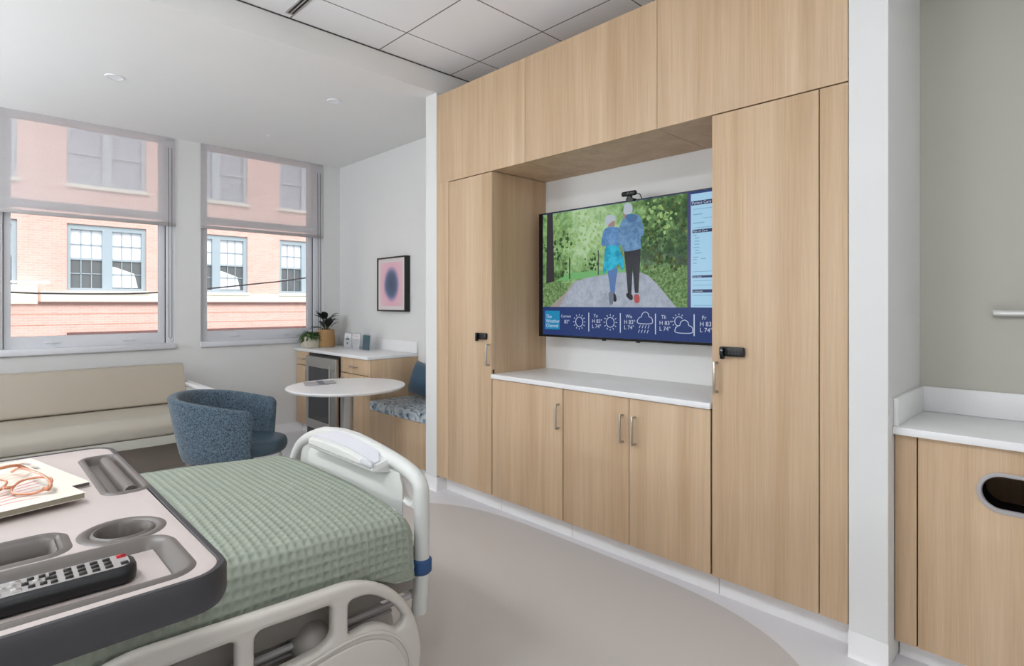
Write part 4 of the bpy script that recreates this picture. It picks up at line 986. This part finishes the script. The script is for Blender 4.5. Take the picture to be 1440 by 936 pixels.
# blanket
def blanket():
    sec = [(1.548, .435), (1.545, .50), (1.546, .56), (1.549, .62)]           # near drop
    for k in range(7):
        a = math.radians(180-90*k/6*.93); sec.append((1.606+.055*math.cos(a), .642+.052*math.sin(a)))
    for i in range(1, 20):
        y = 1.62+.90*i/20; sec.append((y, crown(y)+.012-.004*math.exp(-((y-1.62)/.1)**2)))
    for k in range(7):
        a = math.radians(90-90*k/6); sec.append((2.545+.055*math.cos(a), .652+.05*math.sin(a)))
    sec += [(2.602, .6), (2.605, .5), (2.605, .42)]
    sec = smooth(sec, 4, False)
    P_ = [Vector(p) for p in sec]; acc = [0]
    for i in range(1, len(P_)): acc.append(acc[-1]+(P_[i]-P_[i-1]).length)
    step = .0040; N = int(acc[-1]/step); S_ = []; j = 0
    for i in range(N+1):
        s = acc[-1]*i/N
        while j < len(acc)-2 and acc[j+1] < s: j += 1
        f = (s-acc[j])/max(1e-9, acc[j+1]-acc[j]); S_.append((s, P_[j].lerp(P_[j+1], f)))
    x0 = .125; xe = 1.005; R = .055; Pn = int((xe-x0+R*PI/2+.16)/step); rows = []
    cell = .0245
    for i in range(Pn+1):
        p = i*step; x = x0+p; drop = 0; back = 0
        if x > xe:
            q = x-xe
            if q < R*PI/2: a = q/R; x = xe+R*math.sin(a); drop = R*(1-math.cos(a))
            else: drop = R+(q-R*PI/2); x = xe+R
        row = []
        for s, v in S_:
            y, z = v.x, v.y
            top = 1 if z > .66 else max(0, (z-.60)/.06)
            zz = z+(lift(x))*max(0, min(1, (z-.5)/.2))-drop
            # soft folds on the hanging side, rounded vertical corner near the foot
            if z < .64:
                y += .006*math.sin(x*21+1)*(.64-z)/.2*(1 if y < 2 else -1)
            if drop: y += (.03*min(1, drop/R)**2)*(1 if y < 2 else -1)*(1 if abs(y-2.08) > .40 else 0)
            low = .535+.008*math.sin(x*9)-.045*max(0, min(1, (x-.88)/.1))
            zz = max(zz, low)
            und = .003*math.sin(x*7+y*4)*math.sin(y*9-x*3)
            if z > .66: zz += und
            row.append(Vector((x, y, zz)))
        rows.append(row)
    m, n = len(rows), len(rows[0]); out = []
    for i in range(m):
        r = []
        for j in range(n):
            du = rows[min(i+1, m-1)][j]-rows[max(i-1, 0)][j]; dv = rows[i][min(j+1, n-1)]-rows[i][max(j-1, 0)]
            nn = du.cross(dv); nn = nn.normalized() if nn.length > 1e-9 else Vector((0, 0, 1))
            p, s = i*step, S_[j][0]
            rp = abs(math.cos(PI*p/cell))**3; rs = abs(math.cos(PI*s/cell))**3
            h = .0062*(1-(1-rp)*(1-rs))-.003
            if rows[i][j].z < .545 and S_[j][1].y < .53: h *= .2
            r.append(rows[i][j]+nn*h)
        out.append(r)
    rows = out
    mb = MB(); mb.loft(rows, False, False, closed=False); return mb
bk = blanket().build('blanket', 'blanket', angle=180)
tag(recentre(bk), 'sage green waffle weave blanket spread over the hospital bed', 'blanket')
md = bk.modifiers.new('thickness', 'SOLIDIFY'); md.thickness = .004; md.offset = -1

# ================================================================== OVERBED TABLE
TZ_ = 1.065
ov = thing('overbed_table', 'wheeled overbed table with pale top and dark grey moulded edges', 'table', (.03, 1.14, 0))
tx0, tx1, ty0, ty1 = -.19, .238, .722, 1.552
oc = ((tx0+tx1)/2, (ty0+ty1)/2); ow, oh = tx1-tx0, ty1-ty0
def RR(w, h, r, cx, cy, z, n=6): return [(q[0], q[1], z) for q in rr(w, h, r, n, cx, cy)]
# outer rim lofted: outside wall, rounded lip, inner lip
MB().loft([RR(ow-.05, oh-.05, .03, *oc, TZ_-.046), RR(ow-.008, oh-.008, .045, *oc, TZ_-.042), RR(ow, oh, .05, *oc, TZ_-.034), RR(ow, oh, .05, *oc, TZ_-.004), RR(ow-.006, oh-.006, .047, *oc, TZ_+.001),
           RR(ow-.018, oh-.018, .041, *oc, TZ_+.001), RR(ow-.026, oh-.026, .037, *oc, TZ_-.003), RR(ow-.028, oh-.028, .036, *oc, TZ_-.03)], True, True).build('edge_rim', 'rim', ov, angle=35)
holes2 = dict(pen=(.070, .315, .026, .199, 1.295), cup=(.104, .104, .0519, .160, .956), small=(.215, .102, .03, -.006, .966), tray=(.355, .160, .035, .028, .826))
tt = MB().plate(rr(ow-.022, oh-.022, .039, 6, *oc), [rr(w-.004, h-.004, r-.002, 8 if r < .05 else 12, cx, cy) for w, h, r, cx, cy in holes2.values()], .004, .0005, XY(TZ_-.002)).build('tabletop', 'laminate', ov, angle=30)
def mould(name, key, loops, m='moulding', cap=True, par=ov):
    w, h, r, cx, cy = holes2[key]; n = 12 if key == 'cup' else 8; L = []
    for k, z_ in loops: L.append([(q[0], q[1], TZ_+z_) for q in rr(w-2*k, h-2*k, max(.002, r-k), n, cx, cy)])
    return MB().loft(L, False, cap).build(name, m, par, angle=50)
mould('tray_mould', 'tray', [(-.001, .0), (.003, .003), (.008, .003), (.014, -.002), (.022, -.010), (.0225, -.011)])
w, h, r, cx, cy = holes2['tray']
MB().box(cx-w/2+.024, cx+w/2-.024, cy-h/2+.024, cy+h/2-.024, TZ_-.012, TZ_-.0095, .001).build('tray_floor', 'laminate', ov)
mould('cup_holder', 'cup', [(-.001, .0), (.003, .002), (.009, .002), (.013, -.002), (.015, .001), (.018, .002), (.021, -.002), (.024, -.028)])
mould('tray_mould', 'small', [(-.001, .0), (.003, .002), (.009, .002), (.013, -.003), (.015, -.001), (.019, -.004), (.022, -.024)])
mould('pen_tray', 'pen', [(-.001, .0), (.003, .003), (.007, .003), (.011, .0), (.013, -.012), (.0145, -.014)])
MB().loft([[(.199-.018+.036*t_, y_, TZ_+.0005+z_) for t_, z_ in ((.42, -.013), (.5, .0), (.62, .0035), (.8, .004), (.95, .001), (1.0, -.013))] for y_ in (1.165, 1.42)]).build('pen_rest', 'moulding', ov, angle=60)
MB().box(tx0+.01, .012, .76, 1.52, TZ_-.085, TZ_-.047, .006).build('support_beam', 'rim', ov)
MB().box(-.16, -.06, .90, 1.04, .08, TZ_-.086, .01).build('column', 'steel', ov)
MB().box(-.19, -.13, .75, 1.50, .05, .085, .01).box(-.19, .20, .93, .99, .05, .085, .01).build('base', 'rim', ov)
for x_, y_ in ((-.16, .78), (-.16, 1.47), (.17, .96)):
    w_ = MB().lathe([(.008, -.01), (.024, -.01), (.025, 0), (.024, .01), (.008, .01)], (0, 0, 0), 20)
    bmesh.ops.transform(w_.bm, matrix=Matrix.Translation((x_, y_, .025)) @ Matrix.Rotation(PI/2, 4, 'Y'), verts=w_.bm.verts); w_.build('caster', 'black', ov)

# ================================================================== REMOTE
rz = math.radians(-1.0)
rm = thing('remote_control', 'long black remote control with rows of keys and red button', 'remote control', (.045, .815, TZ_-.0092), rz)
RL, RW = .208, .050
L = []
for z_, k in ((0, .006), (.003, .001), (.010, 0), (.018, .0005), (.021, .004), (.0212, .010)):
    L.append([(q[0], q[1], z_) for q in rr(RL-2*k, RW-2*k, .016-k*.6, 6)])
rb = MB().loft(L).build('body', 'blackgloss' if 0 else 'black', rm, local=True, angle=50)
MB().loft([[(q[0], q[1], z_) for q in rr(RL-.014, RW-.010, .012, 6)] for z_ in (.0213, .0218)]).build('faceplate', 'silver', rm, local=True, angle=30)
kp = {}
def key(x, y, m='key', w=.0072, h=.0062):
    if m not in kp:
        kp[m] = MB().box(-.5, .5, -.5, .5, 0, .0018, .1).build('button', m, rm, local=True, angle=40); o = kp[m]
        me = o.data
        for v in me.vertices: v.co.z = min(.0024, max(0, v.co.z))
    else:
        o = kp[m].copy(); C.objects.link(o); o.parent = rm
    o.location = (x, y, .0218); o.scale = (w, h, 1)
for k in range(4):                                   # number block towards the red key
    for j in range(3): key(.076-k*.0122, -.0125+j*.0115)
key(.091, .0115, 'red', .0095, .0075); key(.091, -.0125)
for j in range(3): key(.026, -.014+j*.0125, 'key', .006, .006)
for a in range(6):
    th = a*PI/3; key(.012+.010*math.cos(th), .0+.0125*math.sin(th), 'key', .006, .006)
key(.012, 0, 'keyl', .007, .007)
for x_, y_ in ((-.006, .011), (-.006, -.011), (-.0175, 0), (-.010, .0)): key(x_, y_, 'keyl', .009, .007)
for j in range(2): key(-.022, -.011+j*.02)
for c_ in range(2):
    for j in range(3): key(-.036-c_*.0125, -.0125+j*.0118)
for j, m_ in enumerate(('blue_key', 'orange', 'red')): key(-.0625, -.013+j*.0125, m_, .008, .0055)
for c_ in range(3):
    for j in range(4): key(-.074-c_*.0095, -.0145+j*.0095, 'key', .006, .0055)

# ================================================================== MAGAZINES + GLASSES
def mag(label, x, y, z, w, h, th, rz, edge):
    t = thing('magazine', label, 'magazine', (x, y, z), rz, 'magazines on the overbed table')
    MB().box(-w/2+.001, w/2-.001, -h/2+.001, h/2-.001, .0006, th-.0006).build('pages', edge, t, local=True)
    cv = MB().box(-w/2, w/2, -h/2, h/2, th-.0006, th).box(-w/2, w/2, -h/2, h/2, 0, .0006).box(-w/2-.0005, -w/2+.0005, -h/2, h/2, 0, th).build('cover', 'magazine', t, local=True)
    return t, cv
m2, cv2 = mag('lower magazine of the stack on the overbed table, dark spine showing', .022, 1.337, TZ_+.001, .215, .275, .007, math.radians(13), 'spine')
m1, cv1 = mag('upper magazine of the stack on the overbed table, under the eyeglasses', .005, 1.240, TZ_+.0085, .215, .275, .009, math.radians(12), 'pages')
def stroke(cv, pts, m, wd, z, name='cover_print'):
    b = MB(); P_ = [Vector((p[0], p[1], z)) for p in smooth([(a, c, 0) for a, c in pts], 4, False)]; rows = []
    for i, p in enumerate(P_):
        d = (P_[min(i+1, len(P_)-1)]-P_[max(i-1, 0)]).normalized(); n_ = Vector((-d.y, d.x, 0))*wd*(.35+.65*math.sin(PI*(i+.5)/len(P_)))
        rows.append([p-n_, p+n_])
    b.loft(rows, False, False, closed=False); return b.build(name, m, cv, local=True)
zc = .0091
random.seed(11)
for k in range(6): stroke(cv1, [(-.02+.012*k, -.115+.02*k), (.02+.012*k, -.10+.02*k), (.06+.006*k, -.105+.022*k)], 'ink_pink', .0022, zc+.0001*k/2)
for k in range(7): stroke(cv1, [(-.10, -.02+.02*k), (-.06, -.01+.02*k), (-.01, -.018+.02*k)], 'ink_grey', .0018, zc)
for k in range(3): stroke(cv1, [(.0+.02*k, .02+.02*k), (.05, .05+.018*k), (.09, .06+.02*k)], 'ink_peach', .006, zc)
stroke(cv1, [(-.10, -.10), (-.06, -.09), (-.02, -.10)], 'ink_pink', .004, zc); stroke(cv1, [(-.09, -.075), (-.05, -.07), (-.02, -.078)], 'ink_grey', .005, zc)
for k in range(4): stroke(cv2, [(-.0, .03+.02*k), (.05, .05+.02*k), (.09, .04+.02*k)], 'ink_peach' if k % 2 else 'ink_grey', .006, zc)
gl = thing('eyeglasses', 'amber eyeglasses with folded arms lying on the upper magazine', 'eyeglasses', (.038, 1.188, TZ_+.0178), math.radians(-33))
fr_ = MB(); 
def rimpts(cx, tilt=1):
    p = []
    for k in range(28):
        a = 2*PI*k/28; c, s = math.cos(a), math.sin(a); n = 2.5
        q = (abs(c/.026)**n+abs(s/.0215)**n)**(-1/n)
        h = .0225+q*s; p.append((cx+q*c, .002+.92*h-.004*abs(cx+q*c)/.06, .003+.34*h))
    return p
for cx in (-.033, .033): fr_.tube(rimpts(cx), .0020, 8, True)
fr_.tube(smooth([(-.008, .020, .010), (0, .014, .011), (.008, .020, .010)], 4, False), .0025, 8)
for s_ in (-1, 1): fr_.tube([(s_*.054, .012, .007), (s_*.064, .008, .007)], .0034, 8)
fr_.build('front_frame', 'amber', gl, local=True, angle=80)
for cx in (-.033, .033):
    p = rimpts(cx); MB()._add([Vector(q) for q in p], [tuple(range(len(p)))]).build('lens', 'lens', gl, local=True)
MB().tube(smooth([(.064, .006, .008), (.063, .014, .014), (.03, .05, .020), (-.035, .112, .016), (-.062, .135, .005)], 5, False), .0024, 8).build('arm', 'amber', gl, local=True, angle=80)
MB().tube(smooth([(-.064, .006, .008), (-.063, .014, .018), (-.05, .06, .026), (-.042, .11, .022), (-.038, .14, .005)], 5, False), .0024, 8).build('arm', 'amber', gl, local=True, angle=80)

# ================================================================== OUTSIDE
D = 22.0
bb = thing('brick_building', 'pink brick building with paired sash windows across the street', 'building', (6, D+2, -8))
WY = D
pairs = []
rows_ = [(1.80, 3.87), (5.09, 7.2), (-1.6, .1)]
xs = [2.245-6.5, 2.245-3.24, 2.245, 2.245+3.235, 2.245+6.52, 2.245+9.8, 2.245+13.1]
outer = [(-12, -8), (26, -8), (26, 12), (-12, 12)]
holes = [[(x, z0), (x+2.09, z0), (x+2.09, z1), (x, z1)] for x in xs for z0, z1 in rows_[:2]]
bw = MB().plate(outer, holes, .4, .002, XZ(WY+.2)); bw.build('brick_wall', 'brick', bb, flat=True)
MB().box(-12, 26, WY+.4, WY+8, -8, 12).build('building_core', 'darkpane', bb)
st_ = MB().box(1.62, 26, WY-.06, WY+.02, 1.445, 1.76, .01).box(-12, 1.55, WY-.12, WY+.02, 1.38, 1.95, .02); st_.build('stone_band', 'stone', bb)
MB().box(1.57, 26, WY-.10, WY+.02, 1.375, 1.45).build('stone_ledge', 'ledge', bb)
MB().box(2.245, 26, WY-.22, WY+.02, .40, .50).build('stone_ledge', 'ledge', bb)
rg = MB()
for i, z_ in enumerate((1.07, .74, .16, -.2)): rg.box(-12, 26, WY-.012, WY+.01, z_, z_+.03)
rg.build('brick_groove', 'ledge2', bb) if 'ledge2' in M else None
M['ledge2'] = mat('rose_mortar_joint', srgb(216, 160, 142), .9)
rg2 = MB()
for z_ in (1.07, .74, .16): rg2.box(-12, 26, WY-.012, WY+.01, z_, z_+.02)
rg2.build('mortar_line', 'ledge2', bb)
def extwin(x, z0, z1, upper_floor):
    H2 = z1-z0; w = MB()
    w.plate([(x, z0), (x+2.09, z0), (x+2.09, z1), (x, z1)], [[(x+.10, z0+.08), (x+.90, z0+.08), (x+.90, z1-.16), (x+.10, z1-.16)], [(x+1.17, z0+.08), (x+1.97, z0+.08), (x+1.97, z1-.16), (x+1.17, z1-.16)]], .12, .004, XZ(WY+.14))
    o = w.build('window_frame', 'extframe', bb, angle=20)
    for k, (a, b) in enumerate(((x+.10, x+.90), (x+1.17, x+1.97))):
        zb, zt = z0+.08, z1-.16; zm = (zb+zt)/2
        g = MB()
        g.box(a, b, WY+.14, WY+.19, zm-.03, zm+.03)
        if not upper_floor:
            for i in (1, 2): g.box(a+(b-a)*i/3-.012, a+(b-a)*i/3+.012, WY+.16, WY+.185, zb, zt)
            for zz in ((zb+zm)/2, (zm+zt)/2): g.box(a, b, WY+.16, WY+.185, zz-.012, zz+.012)
        g.build('glazing_bar', 'extframe', o)
        MB().box(a, b, WY+.20, WY+.21, zm, zt).build('upper_pane', 'upane' if upper_floor else 'blind_reflection', o)
        MB().box(a, b, WY+.20, WY+.21, zb, zm).build('lower_pane', 'upane' if upper_floor else 'darkpane', o)
        if not upper_floor and k == 1:
            MB().poly([(a, WY+.195, zb+.03), (a+.72, WY+.195, zb+.03), (a+.62, WY+.195, zb+.5), (a+.1, WY+.195, zm-.22), (a, WY+.195, zm-.2)]).build('pale_reflection', 'blind_reflection', o)  # window reflection drawn as a flat pale patch
    MB().box(x-.06, x+2.15, WY-.10, WY+.12, z0-.11, z0-.001, .01).build('window_ledge', 'stone', bb)
for x in xs[1:]:
    extwin(x, *rows_[0], False); extwin(x, *rows_[1], True)
struct(MB().box(-30, 40, 6.4, D-.01, -8.2, -8).build('floor', 'asphalt'))
cb = MB().tube(smooth([(-8, 15, 1.75), (-2, 15, 1.72), (.76, 15, 1.61), (1.15, 15, 1.60), (2.05, 15, 1.60), (2.98, 15, 1.63), (3.93, 15, 1.72), (5.37, 15, 1.90), (7.0, 15, 2.15), (14, 15, 3.4)], 6, False), .02, 6).build('power_cable', 'cable')
tag(cb, 'thin dark cable hanging across the street before the brick building', 'cable')

# ================================================================== LIGHT + CAMERA
w = bpy.data.worlds.new('World'); sc.world = w; w.use_nodes = True; nt = w.node_tree
bg = nt.nodes['Background']
sky = nt.nodes.new('ShaderNodeTexSky'); sky.sky_type = 'NISHITA' if hasattr(sky, 'sky_type') else sky.sky_type
sky.sun_disc = False; sky.sun_elevation = math.radians(42); sky.sun_rotation = math.radians(180); sky.air_density = 1; sky.dust_density = 2.5
mixw = nt.nodes.new('ShaderNodeMixRGB'); mixw.inputs[0].default_value = .6; mixw.inputs[2].default_value = (.30, .32, .34, 1)
SKY = 4.0
mul = nt.nodes.new('ShaderNodeMixRGB'); mul.blend_type = 'MULTIPLY'; mul.inputs[0].default_value = 1; mul.inputs[2].default_value = (.14, .14, .14, 1)
nt.links.new(sky.outputs[0], mul.inputs[1]); nt.links.new(mul.outputs[0], mixw.inputs[1]); nt.links.new(mixw.outputs[0], bg.inputs[0]); bg.inputs[1].default_value = SKY
S_ = bpy.data.lights.new('sun', 'SUN'); S_.energy = .75; S_.angle = math.radians(1); S_.color = (1, .97, .93)
so_ = bpy.data.objects.new('sun', S_); C.objects.link(so_); so_.rotation_euler = Vector((.45, 1, -.85)).to_track_quat('-Z', 'Y').to_euler()

cam = bpy.data.cameras.new('camera'); co = bpy.data.objects.new('camera', cam); C.objects.link(co); sc.camera = co
cam.sensor_width = 36; cam.lens = 36*794/1440; cam.shift_y = -41/1440; cam.clip_start = .02; cam.clip_end = 200
co.location = (0, 0, 1.385); co.rotation_euler = (PI/2, 0, -math.radians(44.08))
sc.view_settings.view_transform = 'Standard'; sc.view_settings.look = 'None'; sc.view_settings.gamma = 1
sc.view_settings.use_curve_mapping = False; sc.view_settings.exposure = 0.0
sc.cycles.max_bounces = 8; sc.cycles.diffuse_bounces = 6; sc.cycles.transparent_max_bounces = 16
sc.cycles.use_denoising = True; sc.cycles.caustics_reflective = False; sc.cycles.caustics_refractive = False
